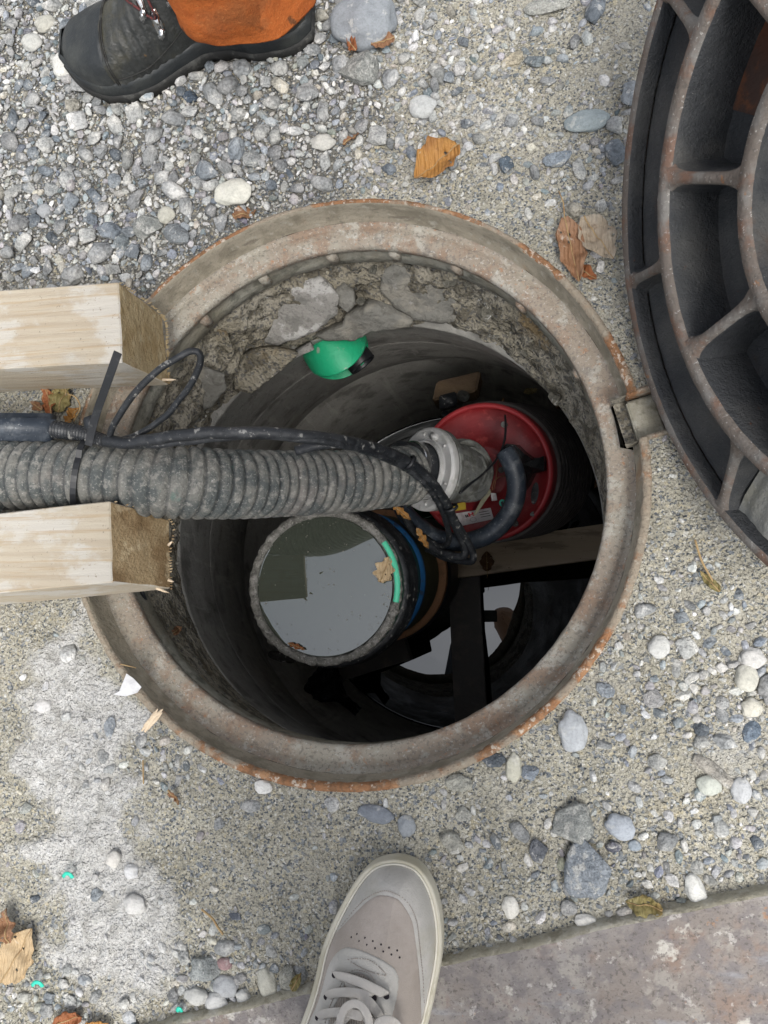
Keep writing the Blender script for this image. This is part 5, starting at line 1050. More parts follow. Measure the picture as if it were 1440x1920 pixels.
# ---------------------------------------------------------------- steel plate, lower right
pp = [(1600, 1636), (1440, 1670), (1270, 1706), (1100, 1744), (960, 1776), (830, 1803), (700, 1833), (560, 1860), (430, 1893), (330, 1917), (250, 1940)]
top = []
r_ = random.Random(2); sp = spline([P(x, y, .014) for x, y in pp], 14)
for p in sp: top.append(p + Vector((0, .0016 * mnoise.noise(p * 40) + .0012 * mnoise.noise(p * 110), 0)))
V = []; Fc = []; n = len(top)
for p in top: V += [p + Vector((.001, -.004, .0005)), p + Vector((0, -.001, -.001)), p + Vector((0, .001, -.006)), p + Vector((-.001, .003, -.017))]
for i in range(n - 1):
    for k in range(3): Fc.append((i * 4 + k, i * 4 + k + 1, i * 4 + 5 + k, i * 4 + 4 + k))
pl = thing('steel_plate', P(900, 1900, 0), 'flat rusty steel plate with dried cement crust across the bottom right corner', 'steel plate')
mk('muddy_edge', V, Fc, M['plateedge'], pl)
V = []; m = 24
for i, p in enumerate(top):
    for j in range(m + 1):
        q_ = p + Vector((.001, -.004, .0006)); q_ = q_ + Vector((.02, -1, 0)) * (.7 * (j / m) ** 1.5)
        V.append(q_ + Vector((0, 0, .0022 * (fbm(np.array([q_.x]), np.array([q_.y]), 9, 70)[0] - .5))) * min(1, j / 3))
Fc = [(i * (m + 1) + j, (i + 1) * (m + 1) + j, (i + 1) * (m + 1) + j + 1, i * (m + 1) + j + 1) for i in range(n - 1) for j in range(m)]
mk('plate_face', V, Fc, M['plate'], pl)

# ---------------------------------------------------------------- fallen leaves
def leaf(px, py, L, W, ang, mat, label, curl=.35, fold=.3, z=None, lift=.004, serr=.10, seed=0, stem=0, nm='leaf', parent=None):
    """leaf of half length L, half width W (pixels of the photograph), its tip towards ang"""
    w0 = P(px, py, 0 if z is None else z)
    if z is None: z = float(ground_h(np.array([w0.x]), np.array([w0.y]))[0]) + lift
    k = (H0 - z) / .93 / F; L *= k; W *= k; c = P(px, py, z); V = []; n, m = 26, 13; R = Matrix.Rotation(math.radians(ang), 3, 'Z')
    for i in range(n):
        t = i / (n - 1); wd = W * (math.sin(math.pi * min(1, t * .96 + .04)) ** .75) * (1 - .25 * t) * (1 + serr * .6 * math.sin(t * 19 + seed) + serr * 2.2 * mnoise.noise(Vector((t * 7, seed, 0))))
        for j in range(m):
            s = j / (m - 1) * 2 - 1; x = (t * 2 - 1) * L; y = s * wd
            zz = abs(s) * wd * fold + curl * L * (t - .5) ** 2 * 1.2 + .0016 * math.sin(abs(s) * 3 + t * 26) * abs(s) + (mnoise.noise(Vector((x * 55, y * 55, seed)))) * curl * .020 + mnoise.noise(Vector((x * 130, y * 130, seed))) * .003 + curl * .018 * max(0, abs(s) - .6) * mnoise.noise(Vector((t * 5, s * 2, seed + 4)))
            V.append(c + R @ Vector((x, y, zz)))
    Fc = []
    r2 = random.Random(seed)
    hole = {(r2.randrange(4, n - 4), r2.randrange(1, m - 2)) for _ in range(3)}
    for i in range(n - 1):
        for j in range(m - 1):
            if (i, j) in hole: continue
            Fc.append((i * m + j, (i + 1) * m + j, (i + 1) * m + j + 1, i * m + j + 1))
    o = mk(nm, V, Fc, mat, parent)
    md = o.modifiers.new('thick', 'SOLIDIFY'); md.thickness = .0005
    if not parent: tag(o, label, 'leaf')
    mid = [V[i * m + m // 2] + Vector((0, 0, .0007)) for i in range(n)]
    if stem: mid = [mid[0] + (mid[0] - mid[3]).normalized() * stem * k + Vector((0, 0, .003)), mid[0] + (mid[0] - mid[3]).normalized() * stem * k * .5 + Vector((.002, .001, .004))] + mid
    v, f = tube(mid, [.0009 * (1 - .6 * i / len(mid)) for i in range(len(mid))], 5); mk('leaf_stalk', v, f, M['twig'], o)
    return o
leaf(818, 307, 50, 40, 215, LF['orange'], 'folded orange-brown leaf lying on the sand above the frame', .5, .7, seed=1, lift=.010, stem=0)
leaf(1072, 470, 62, 27, 280, LF['brown'], 'brown curled leaf with long stalk left of the greyed leaf', .35, .5, seed=2, lift=.008, stem=52)
leaf(1122, 448, 48, 34, 300, LF['grey'], 'greyed papery leaf touching the brown leaf left of the open lid', .5, .3, seed=3, lift=.012)
leaf(1098, 510, 24, 11, 320, LF['red'], 'small dark red-brown leaf scrap under the brown and greyed leaves', .6, .5, seed=4)
leaf(718, 79, 24, 18, 190, LF['brown'], 'small brown leaf lying against the large round cobble', .3, .3, seed=5, lift=.012)
leaf(660, 86, 18, 10, 120, LF['red'], 'small bright orange-red leaf tip standing beside the large round cobble', .6, .9, seed=6, lift=.014)
leaf(460, 402, 24, 10, 10, LF['brown'], 'crumpled dark brown leaf under the smooth egg shaped pebble', .8, .9, seed=7, serr=.25)
leaf(660, 260, 22, 7, 40, LF['brown'], 'thin dry leaf sliver between gravel and the folded orange leaf', .5, .8, seed=8)
leaf(33, 1790, 56, 40, 60, LF['tan'], 'large tan leaf at the left edge near the bottom', .25, .25, seed=9, lift=.012)
leaf(15, 1735, 30, 22, 100, LF['brown'], 'brown crumpled leaf at the left edge just above the large tan leaf', .6, .5, seed=10, lift=.012, serr=.2)
leaf(130, 1912, 30, 18, 20, LF['red'], 'reddish leaf cut by the bottom edge, left one of two', .4, .4, seed=11, lift=.008)
leaf(185, 1925, 26, 12, 0, LF['orange'], 'orange leaf cut by the bottom edge, right one of two', .4, .4, seed=12, lift=.008)
leaf(1206, 1696, 28, 17, 170, LF['olive'], 'small olive-brown curled leaf against the plate edge', .7, .7, seed=13, lift=.010, serr=.1)
leaf(556, 1840, 15, 9, 60, LF['olive'], 'small yellow-brown leaf scrap between pebbles left of the sneaker', .7, .7, seed=14, lift=.012)
leaf(92, 752, 34, 17, 110, LF['red'], 'reddish leaf between the two beams, beside the connector', .5, .5, seed=15, lift=.008)
leaf(118, 745, 32, 24, 80, LF['olive'], 'olive leaf between the beams behind the reddish leaf', .5, .4, seed=16, lift=.004)
leaf(137, 780, 24, 12, 40, LF['orange'], 'small orange-brown leaf beside the cable strain relief', .6, .7, seed=17, lift=.012)
leaf(70, 762, 20, 10, 150, LF['brown'], 'small brown leaf at the left end of the leaf heap between the beams', .5, .5, seed=18, lift=.01)
leaf(332, 1182, 14, 8, 30, LF['brown'], 'tiny brown leaf scrap stuck under the frame at lower left', .5, .5, seed=19, z=-.15)
leaf(329, 1493, 16, 6, 300, LF['brown'], 'small curled brown leaf on the sand below the lower left of the frame', .7, .8, seed=20)
leaf(1330, 1090, 22, 8, 130, LF['olive'], 'small green-brown leaf on the sand below the open lid', .5, .6, seed=21)
leaf(722, 1068, 24, 19, 70, LF['tan'], 'crumpled tan leaf floating in the standing pipe', .5, .35, seed=22, z=pt.z + .002, serr=.35)
leaf(556, 1212, 17, 5, -20, LF['red'], 'thin brown leaf scrap floating at the lower edge of the standing pipe water', .2, .2, seed=23, z=pt.z + .000, serr=.3)
leaf(793, 1010, 21, 7, 300, LF['orange'], 'small ragged orange leaf caught on the standing pipe collar', .5, .5, seed=24, z=-.43, serr=.4)
leaf(755, 962, 20, 7, 320, LF['orange'], 'torn brown leaf between hose coupling and standing pipe', .3, .5, seed=26, z=-.40, serr=.4)
leaf(913, 1052, 17, 13, 90, LF['dark'], 'small dark leaf lying on the wet plank', .2, .2, seed=25, z=-.925, stem=14)
lr = random.Random(8)
WL = ['topmost wet leaf in the dark heap behind the pump', 'second wet leaf from the top behind the pump', 'third wet leaf from the top behind the pump', 'wet leaf beside the widest part of the pump body', 'wet leaf low behind the pump, above the wet plank', 'lowest wet leaf behind the pump nearest the wet plank']
for i in range(6):
    a = 1.9 - i * .42; c = qb + Vector((math.cos(a), math.sin(a), 0)) * lr.uniform(.155, .20); x, y = c.x, c.y
    V = np.array([[x, y, -.88]]); pxx, pyy = proj(V[:, 0], V[:, 1], -.88)
    leaf(float(pxx[0]), float(pyy[0]), lr.uniform(9, 16), lr.uniform(5, 9), lr.uniform(0, 360), LF[lr.choice(['dark', 'dark', 'brown', 'olive'])], WL[i], .5, .5, seed=40 + i, z=-.9 + lr.uniform(.008, .05))['group'] = 'wet leaves behind the pump'

# ---------------------------------------------------------------- scraps
def poly3(pts, th, nm, mat, label, cat, parent=None):
    n = len(pts); c = sum(pts, Vector()) / n; V = list(pts) + [c + Vector((0, 0, .004))] + [p - Vector((0, 0, th)) for p in pts]
    Fc = [(i, (i + 1) % n, n) for i in range(n)] + [(i, n + 1 + i, n + 1 + (i + 1) % n, (i + 1) % n) for i in range(n)] + [tuple(n + 1 + i for i in range(n))]
    o = mk(nm, V, Fc, mat, parent, smooth=False)
    if not parent: tag(o, label, cat)
    return o
poly3([P(213, 1302, .006), P(222, 1300, .008), P(228, 1285, .016), P(237, 1263, .030), P(250, 1272, .020), P(265, 1288, .008), P(257, 1299, .006), P(235, 1306, .006)], .001, 'paper_scrap', M['white'], 'small white scrap of paper lying on the lower left of the frame rim', 'paper scrap')
sp_ = [P(268, 1371, .006), P(277, 1350, .012), P(284, 1334, .014), P(296, 1330, .012), P(305, 1328, .010), P(300, 1342, .012), P(290, 1360, .010), P(278, 1372, .006)]
Vs = []
for (x0_, y0_, x1_, y1_, w0_) in ((266, 1370, 303, 1330, .0022), (272, 1372, 296, 1329, .0030), (276, 1368, 304, 1336, .0026), (279, 1362, 290, 1334, .0024), (284, 1355, 306, 1329, .0016), (270, 1366, 283, 1345, .0018)):
    a_, b_ = P(x0_, y0_, .007), P(x1_, y1_, .013); Vs.append(tube([a_, a_.lerp(b_, .3) + Vector((0, 0, .003)), a_.lerp(b_, .7) + Vector((.001, 0, .003)), b_], [w0_ * .5, w0_, w0_ * .9, w0_ * .2], 6, flat=(.7, 1.1)))
v, f = merge(Vs); tag(mk('wood_splinter', v, f, M['splinter'], smooth=False), 'pale splintered piece of wood across the lower left of the frame rim', 'wood splinter')
for k_, (x, y, a, b, lab) in enumerate(((127, 1642, 9, 4, 'green plastic shaving lying on the white patch'), (70, 1846, 10, 4, 'curled green plastic shaving near the large tan leaf'), (336, 1894, 4, 3, 'tiny green plastic crumb at the plate corner'))):
    v, f = tube(spline([P(x - a, y + 2, .008), P(x - a * .4, y - b, .012), P(x + a * .4, y - b * .7, .012), P(x + a, y + b, .008)], 5), .0018, 6, flat=(.5, 1.5)); tag(mk('plastic_shaving', v, f, M['gplast']), lab, 'plastic shaving')
for (pts, r0, lab) in (([(378, 1705, .006), (398, 1722, .008), (408, 1738, .008), (418, 1752, .006)], .0013, 'thin pale twig on the sand left of the sneaker'),
                       ([(1303, 1012, .008), (1315, 1050, .010), (1330, 1078, .010), (1348, 1108, .006)], .0013, 'thin yellow stalk on the sand below the open lid'),
                       ([(268, 1425, .005), (269, 1470, .005)], .0009, 'short straight dry stem below the wood splinter'),
                       ([(125, 738, .02), (142, 745, .035), (150, 765, .025), (138, 790, .02)], .001, 'thin curled stalk between the beams by the orange-brown leaf'),
                       ([(225, 1245, .002), (255, 1252, .004)], .0008, 'tiny twig resting on the frame rim above the white scrap')):
    v, f = tube(spline([P(*p) for p in pts], 6), r0, 6); tag(mk('twig', v, f, M['twig']), lab, 'twig')

# ---------------------------------------------------------------- photographer's sneaker
SOLE = [(742, 1610), (700, 1619), (668, 1650), (640, 1697), (618, 1742), (602, 1785), (590, 1838), (578, 1880), (562, 1925), (544, 1990), (530, 2080), (545, 2160), (600, 2205), (650, 2205), (705, 2165), (745, 2090), (778, 2000), (801, 1925), (816, 1860), (827, 1800), (829, 1745), (821, 1693), (806, 1652), (781, 1622)]
def cr2(poly, n=6, closed=True):
    out = []; m = len(poly)
    for i in range(m if closed else m - 1):
        g = lambda k: np.array(poly[k % m] if closed else poly[max(0, min(m - 1, k))], float)
        p0, p1, p2, p3 = g(i - 1), g(i), g(i + 1), g(i + 2)
        for k in range(n):
            t = k / n; out.append(tuple(.5 * ((2 * p1) + (p2 - p0) * t + (2 * p0 - 5 * p1 + 4 * p2 - p3) * t * t + (3 * p1 - p0 - 3 * p2 + p3) * t ** 3)))
    if not closed: out.append(tuple(map(float, poly[-1])))
    return out
SO = cr2(SOLE, 6); ph = thing('person', P(700, 1850, 0), 'photographer of whom only one light beige sneaker shows at the bottom edge', 'person')
K3 = 500, 1560, 3.1304
cz = lambda L: [(500 + a / 3.1304, 1560 + b / 3.1304) for a, b in L]
TAUPE = cz([(690, 372), (640, 378), (585, 412), (520, 475), (450, 548), (395, 605), (350, 690), (310, 780), (275, 870), (245, 960), (222, 1060), (190, 1200), (150, 1400), (930, 1400), (915, 1200), (908, 1060), (903, 940), (893, 800), (880, 690), (868, 600), (852, 520), (812, 445), (765, 392)])
EYE = cz([(475, 677), (440, 688), (400, 722), (368, 775), (345, 840), (325, 920), (300, 1000), (270, 1070), (235, 1150), (190, 1300), (170, 1420), (700, 1420), (705, 1250), (722, 1150), (745, 1050), (768, 950), (775, 870), (762, 820), (730, 785), (670, 745), (600, 712), (535, 687)])
TNG = cz([(500, 838), (470, 870), (445, 930), (415, 990), (385, 1060), (360, 1150), (330, 1420), (590, 1420), (610, 1200), (630, 1060), (638, 970), (628, 905), (600, 860), (560, 835), (525, 830)])
def Hs(x, y):
    d = edist(x, y, SO); d = np.where(inpoly(x, y, SO), d, -d); dd = np.clip(d - 12, 0, None)
    s = np.clip((y - 1625) / 560, 0, 1)
    h = .030 + .030 * (1 - np.exp(-dd / 26)) + (.006 + .055 * s ** 1.15) * (1 - np.exp(-dd / 42))
    # bumper shoulder and eyestay step
    return h
def shoe_panel(nm, mask, off, mat, box=(500, 1605, 850, 2215), st2=2.0, parent=None, thick=0):
    xs = np.arange(box[0], box[2], st2); ys = np.arange(box[1], box[3], st2); Xp, Yp = np.meshgrid(xs, ys, indexing='ij')
    sd = mask(Xp, Yp)
    keepv = sd > -st2 * .75
    # pull the border vertices onto the contour
    gx_, gy_ = np.gradient(sd, st2); gl_ = np.hypot(gx_, gy_) + 1e-6; brd = keepv & (sd < st2 * .75); mv = np.where(brd, sd, 0)
    Xp = Xp - gx_ / gl_ * mv; Yp = Yp - gy_ / gl_ * mv
    e = np.clip(sd, 0, 3.0) / 3.0; hh = Hs(Xp, Yp) + off * np.sqrt(np.clip(e, 0, 1)) + .0006 * (fbm(Xp, Yp, .06, 61) - .5)
    W3 = PA(Xp, Yp, hh); idx = np.arange(Xp.size).reshape(Xp.shape)
    qd = np.stack([idx[:-1, :-1], idx[1:, :-1], idx[1:, 1:], idx[:-1, 1:]], -1).reshape(-1, 4); ok = keepv.ravel()[qd].all(1); qd = qd[ok]
    us, iv = np.unique(qd, return_inverse=True); return mk(nm, W3.reshape(-1, 3)[us], iv.reshape(-1, 4)[:, ::-1], mat, parent or ph)
def sdp(poly):
    pl_ = cr2(poly, 4)
    return lambda x, y: np.where(inpoly(x, y, pl_), 1, -1) * edist(x, y, pl_)
sd_sole, sd_t, sd_e, sd_g = sdp(SOLE), sdp(TAUPE), sdp(EYE), sdp(TNG)
shoe = shoe_panel('sneaker', lambda x, y: sd_sole(x, y) - 11, 0, M['suede'])
shoe_panel('toe_panel', lambda x, y: np.minimum(sd_t(x, y), sd_sole(x, y) - 12), .0008, M['taupe'], parent=shoe)
shoe_panel('eyestay', lambda x, y: np.minimum(np.minimum(sd_e(x, y), -sd_g(x, y)), sd_sole(x, y) - 12), .0022, M['suede'], parent=shoe)
shoe_panel('tongue', lambda x, y: np.minimum(sd_g(x, y), sd_sole(x, y) - 12), .0012, M['tongue'], parent=shoe)
# sole: foxing band with rounded shoulder and groove
V = []; Fc = []; m = len(SO); prs = [(1.5, 0), (0, .004), (-.5, .014), (0, .024), (1.5, .0285), (5, .0305), (8.5, .0300), (9.2, .0296)]
prs2 = [(8.6, .0290), (9.0, .0318), (10.5, .0330), (12.5, .0322), (13.5, .028)]
cxy = np.array(SO); nrmx = np.roll(cxy, -1, 0) - np.roll(cxy, 1, 0); nrmx = np.stack([-nrmx[:, 1], nrmx[:, 0]], 1); nrmx /= np.linalg.norm(nrmx, axis=1)[:, None]
tst = cxy + nrmx * 3
if inpoly(tst[:, 0], tst[:, 1], SO).mean() < .5: nrmx = -nrmx
def soleband(pr, nm, mat):
    V = []; Fc = []; k = len(pr)
    for i in range(m):
        for (o_, z_) in pr:
            q_ = cxy[i] + nrmx[i] * o_; q0 = P(q_[0], q_[1], .024) ; V.append(Vector((q0.x, q0.y, z_)) if z_ < .024 else P(q_[0], q_[1], z_))
    for i in range(m):
        i2 = (i + 1) % m
        for j in range(k - 1): Fc.append((i * k + j, i * k + j + 1, i2 * k + j + 1, i2 * k + j))
    return mk(nm, V, Fc, mat, shoe)
soleband(prs, 'sole', M['foxing']); soleband(prs2, 'sole_line', M['piping'])
# stitching, perforations, eyelets, laces
def hS(x, y, o=0): return P(x, y, float(Hs(np.array([x]), np.array([y]))[0]) + o)
dots = cz([(530, 600), (577, 622), (623, 641), (671, 661), (718, 680), (766, 696), (497, 619), (543, 642), (588, 663), (636, 683), (684, 702), (732, 720), (780, 737)])
pr = [revolve([(.0001, .0), (.0010, .0001), (.0011, -.0004)], hS(x, y, .0011), 8) for x, y in dots]; v, f = merge(pr); mk('perforations', v, f, M['hole'], shoe)
def stitch(line, nm='stitching', o=.003, gap=5, col='taupe'):
    pts = cr2(line, 8, False); acc = 0; pr = []
    last = pts[0]
    for p in pts[1:]:
        acc += math.hypot(p[0] - last[0], p[1] - last[1])
        if acc > gap:
            a, b = hS(*last, o), hS(*p, o); d = (b - a); d = d.normalized() * .0016; pr.append(tube([b - d / 2, b + d / 2], .00045, 5)); acc = 0
        last = p
    v, f = merge(pr); return mk(nm, v, f, M[col], shoe)
stitch(cz([(465, 750), (540, 742), (600, 752), (650, 785), (700, 840), (640, 830), (560, 800), (490, 760)]), gap=3.2)
stitch(cz([(340, 1127), (380, 1000), (420, 930), (450, 870), (500, 815), (560, 815), (610, 840), (645, 900), (665, 960)]), gap=3.2)
stitch(cz([(430, 560), (520, 450), (590, 385), (690, 345), (780, 375), (840, 430), (880, 520), (895, 620), (905, 720), (918, 850), (925, 1000)]), o=.0012, gap=3.4)
def lace(line, wd, nm='lace', o0=.006, arch=.004, base=None):
    pts = cr2(cz(line), 8, False); n = len(pts); path = []
    for i, p in enumerate(pts): t = i / (n - 1); path.append(hS(p[0], p[1], o0 + arch * math.sin(math.pi * t) - .004 * (t < .03 or t > .97)))
    v, f = tube(path, wd / 2 / F * .92, 12, flat=(.20, 1.12), up=Vector((.05, .1, 1))); return mk(nm, v, f, M['lace'], shoe)
lace([(470, 905), (540, 950), (610, 1010), (665, 1085)], 15, o0=.0045); lace([(500, 990), (560, 1050), (640, 1160)], 15, o0=.004)
lace([(600, 990), (560, 1020), (470, 1080), (400, 1160)], 14, o0=.004)
lace([(400, 842), (480, 858), (580, 895), (700, 955)], 14, o0=.007)
lace([(355, 965), (400, 945), (500, 942), (620, 962)], 14, o0=.007)
lace([(303, 1085), (350, 1065), (450, 1060), (580, 1085)], 14, o0=.008)
lace([(270, 1230), (380, 1200), (560, 1240)], 14, o0=.008)
lace([(430, 1180), (435, 1090), (470, 1025), (530, 1008), (575, 1045), (600, 1110), (590, 1190)], 12, o0=.014, arch=.008)
lace([(640, 1190), (660, 1120), (720, 1105), (770, 1140), (780, 1220)], 13, o0=.014, arch=.008)
for (x, y) in cz([(398, 842), (702, 965), (350, 970), (628, 975), (300, 1092), (668, 1092)]):
    v, f = revolve([(.0001, 0), (.0026, .0002), (.0034, -.0004)], hS(x, y, .0035), 14); mk('eyelet', v, f, M['hole'], shoe)
# photographer's unseen body; leaning pose added to block sky reflected in shaft water
an = P(660, 2110, .09)
def skin(nm, pts, edges, mat, parent, root=0, lv=2):
    o0 = base_of(parent); me = bpy.data.meshes.new(nm); me.from_pydata([tuple(Vector(p[0]) - o0) for p in pts], edges, []); me.materials.append(mat)
    o = bpy.data.objects.new(nm, me); COL.objects.link(o); o.parent = parent; md = o.modifiers.new('skin', 'SKIN'); md.use_smooth_shade = True
    for i, p in enumerate(pts): me.skin_vertices[0].data[i].radius = (p[1], p[2] if len(p) > 2 else p[1])
    me.skin_vertices[0].data[root].use_root = True
    s = o.modifiers.new('sub', 'SUBSURF'); s.levels = lv; s.render_levels = lv; return o
A_ = an; B_ = Vector((.12, -.78, .09)); hip = Vector((.0, -.66, 1.0)); ch = Vector((.10, -.27, 1.27)); nk = Vector((.11, -.13, 1.33))
body = [(hip, .15, .12), (hip.lerp(ch, .5), .14, .11), (ch, .15, .11), (nk, .055), (Vector((.11, -.04, 1.35)), .08, .085), (Vector((.11, .04, 1.32)), .085, .09),
 (Vector((-.08, -.22, 1.30)), .06), (Vector((.29, -.20, 1.30)), .06), (Vector((-.22, -.20, 1.10)), .045), (Vector((.33, -.08, 1.12)), .045), (Vector((-.12, -.06, .99)), .027), (Vector((.13, -.05, .99)), .027),
 (hip + Vector((-.10, .03, -.10)), .085), (hip + Vector((.10, .0, -.10)), .085), (Vector((-.24, -.60, .55)), .06), (Vector((.14, -.70, .55)), .06), (A_ + Vector((0, 0, .06)), .042), (B_ + Vector((0, 0, .06)), .042), (B_ + Vector((.02, .14, -.05)), .04)]
ed_ = [(0, 1), (1, 2), (2, 3), (3, 4), (4, 5), (2, 6), (2, 7), (6, 8), (7, 9), (8, 10), (9, 11), (0, 12), (0, 13), (12, 14), (13, 15), (14, 16), (15, 17), (17, 18)]
hands = []
bpts = list(body)
for sx, wi in ((-1, 10), (1, 11)):
    palm = Vector((sx * .092, -.030, .972)); bpts.append((palm, .022, .016)); pi_ = len(bpts) - 1; ed_.append((wi, pi_))
    for q_, (dy, l_) in enumerate(((.026, .9), (.009, 1.0), (-.008, .95), (-.024, .75))):
        k1 = palm + Vector((-sx * .006 * l_, .012 + dy, .004)); k2 = k1 + Vector((-sx * .026 * l_, .004, .003)); bpts += [(k1, .0085), (k2, .0075)]
        n_b = len(bpts); ed_ += [(pi_, n_b - 2), (n_b - 2, n_b - 1)]
skin('body', bpts, ed_, MT('person_skin', (.45, .28, .2), (), rough=.6), ph)
skin('jacket', [(body[0][0], .17, .14), (body[1][0], .165, .13), (body[2][0], .175, .13), (nk - Vector((0, .02, .02)), .075), (body[6][0], .08), (body[7][0], .08), (body[8][0], .062), (body[9][0], .062), (body[10][0], .042), (body[11][0], .042)],
     [(0, 1), (1, 2), (2, 3), (2, 4), (2, 5), (4, 6), (5, 7), (6, 8), (7, 9)], M['denim'], ph)
skin('trousers', [(hip, .165, .135), (body[12][0], .10), (body[13][0], .10), (body[14][0], .075), (body[15][0], .075), (A_ + Vector((0, 0, .03)), .058), (B_ + Vector((0, 0, .03)), .058)], [(0, 1), (0, 2), (1, 3), (2, 4), (3, 5), (4, 6)], M['denim'], ph)
skin('hair', [(Vector((.11, -.05, 1.39)), .085, .09), (Vector((.11, .05, 1.38)), .08, .09)], [(0, 1)], M['solerub'], ph)
v, f = rbox(Vector((.155, 0, 0)), Vector((0, .075, 0)), Vector((0, 0, .008)), Vector((-.115, -.055, .958)), .003); tag(mk('phone', v, f, M['black']), 'black phone held flat in both hands above the manhole', 'phone')

# ---------------------------------------------------------------- worker's boot and orange trouser leg
wk = thing('person', P(480, 60, 0), 'worker standing at the top left in a black boot and orange trousers', 'person')
heel = P(590, 55, .0); toe = P(150, 118, .0); fx = (toe - heel); BL = fx.length; fx.normalize(); fy = Vector((0, 0, 1)).cross(fx)      # fy points to the far side or near side
if fy.y > 0: fy = -fy                                               # fy toward the camera
BS = BL
BT = [ # t along, centre offset toward camera, half width, bottom z, height of upper at t, sharpness
 (0.0, .000, .020, .004, .060), (.03, .000, .033, .002, .085), (.10, .000, .040, .0, .12), (.22, .000, .041, .0, .15), (.32, -.006, .038, .004, .18), (.42, -.006, .040, .006, .165),
 (.52, .002, .047, .003, .140), (.62, .012, .055, .0, .114), (.72, .018, .059, .0, .095), (.82, .018, .058, .0, .082), (.90, .014, .050, .002, .068), (.96, .009, .038, .005, .056), (1.0, .006, .017, .010, .035)]
def bat(t):
    for a, b in zip(BT, BT[1:]):
        if t <= b[0] + 1e-9:
            u = (t - a[0]) / (b[0] - a[0]); u2 = u
            return [a[k] + (b[k] - a[k]) * u2 for k in range(1, 5)]
    return BT[-1][1:]
def bats(t):
    s = [0, 0, 0, 0]; 
    for o_ in (-.02, -.01, 0, .01, .02):
        q_ = bat(min(1, max(0, t + o_)))
        for k in range(4): s[k] += q_[k] / 5
    return s
def bsurf(t, a, off=0, lo=.028):
    """a from 0 (camera side bottom) over the top to pi (far side bottom)"""
    oc, hwid, zb, ht = bats(t); s, c = math.sin(a), math.cos(a); e = .72
    y = oc + (hwid + off) * (abs(c) ** e) * (1 if c > 0 else -1); z = lo + zb + (max(.01, ht - lo) + off) * (s ** .80)
    # above the ball the section narrows
    if z > .07: y = oc + (y - oc) * (1 - .35 * min(1, (z - .07) / .08))
    p = heel + fx * (t * BL) + fy * y; return Vector((p.x, p.y, z))
def bpatch(t0, t1, off, nm, mat, parent, n=70, m=36, wr=0, a0=0, a1=math.pi):
    V = []; Fc = []
    for i in range(n + 1):
        t = t0 + (t1 - t0) * i / n
        for j in range(m + 1):
            a = a0 + (a1 - a0) * j / m; edge = min(1, i / 2, (n - i) / 2) if off else 1
            p = bsurf(t, a, off * edge)
            if wr:
                k = wr * math.exp(-((t - .60) / .10) ** 2) * math.sin(t * 190 + 3 * math.cos(a * 2)) * .0012 + .0016 * mnoise.noise(p * 28) * wr + .0014 * mnoise.noise(p * 60) * wr
                p = p + Vector((0, 0, 1)) * k + fy * k * math.cos(a)
            V.append(p)
    for i in range(n):
        for j in range(m): Fc.append((i * (m + 1) + j, i * (m + 1) + j + 1, (i + 1) * (m + 1) + j + 1, (i + 1) * (m + 1) + j))
    return mk(nm, V, Fc, mat, parent)
boot = bpatch(0, 1, 0, 'boot', M['leather'], wk, n=150, m=48, wr=1)
bpatch(.765, 1.0, .0016, 'toe_cap', M['toecap'], boot, n=40)
for t_ in (.752, .744):
    pts = [bsurf(t_ + .006 * math.sin(j / 30 * math.pi), j / 30 * math.pi, .0012) for j in range(31)]; v, f = tube(pts, .0010, 6); mk('seam', v, f, M['solerub'], boot)
for (side) in (1, -1):
    pts = [bsurf(.02 + .72 * i / 50, (.28 + .10 * math.sin(i / 50 * 6)) if side > 0 else math.pi - .28, .001) for i in range(51)]; v, f = tube(pts, .0009, 6); mk('seam', v, f, M['solerub'], boot)
# rubber rand + lugged sole
V = []; Fc = []; n = 120
def bout(t, grow):
    oc, hwid, zb, ht = bats(t); return oc, hwid + grow, zb
cont = []
for i in range(n + 1): t = i / n; oc, hw_, zb = bout(t, 0); cont.append((t, oc + hw_, zb))
for i in range(n, -1, -1): t = i / n; oc, hw_, zb = bout(t, 0); cont.append((t, oc - hw_, zb))
cpx = [(t * BL, y) for t, y, z in cont]; mC = len(cpx); ccx = np.array(cpx); nn_ = np.roll(ccx, -1, 0) - np.roll(ccx, 1, 0); nn_ = np.stack([-nn_[:, 1], nn_[:, 0]], 1); nn_ /= np.linalg.norm(nn_, axis=1)[:, None] + 1e-9
if inpoly(*(ccx + nn_ * .003).T, [tuple(q_) for q_ in ccx]).mean() > .5: nn_ = -nn_
def bband(pr, nm, mat, lug=0):
    V = []; Fc = []; k = len(pr)
    for i in range(mC):
        zb = cont[i][2]
        for j, (o_, z_) in enumerate(pr):
            lg = lug * (.5 + .5 * math.copysign(1, math.sin(i * .55))) if j < 2 else 0
            x_, y_ = ccx[i] + nn_[i] * (o_ - lg); p = heel + fx * float(x_) + fy * float(y_); V.append(Vector((p.x, p.y, zb + z_)))
    for i in range(mC):
        i2 = (i + 1) % mC
        for j in range(k - 1): Fc.append((i * k + j, i2 * k + j, i2 * k + j + 1, i * k + j + 1))
    if nm == 'sole': Fc.append(tuple(i * k for i in range(mC)))
    return mk(nm, V, Fc, mat, boot)
bband([(0, .0), (.004, .002), (.0055, .014), (.006, .020), (.0035, .0225), (.0, .024)], 'sole', M['solerub'], .003)
bband([(.0025, .020), (.0035, .024), (.0030, .036), (.001, .041), (-.003, .043)], 'rubber_rand', M['toecap'])
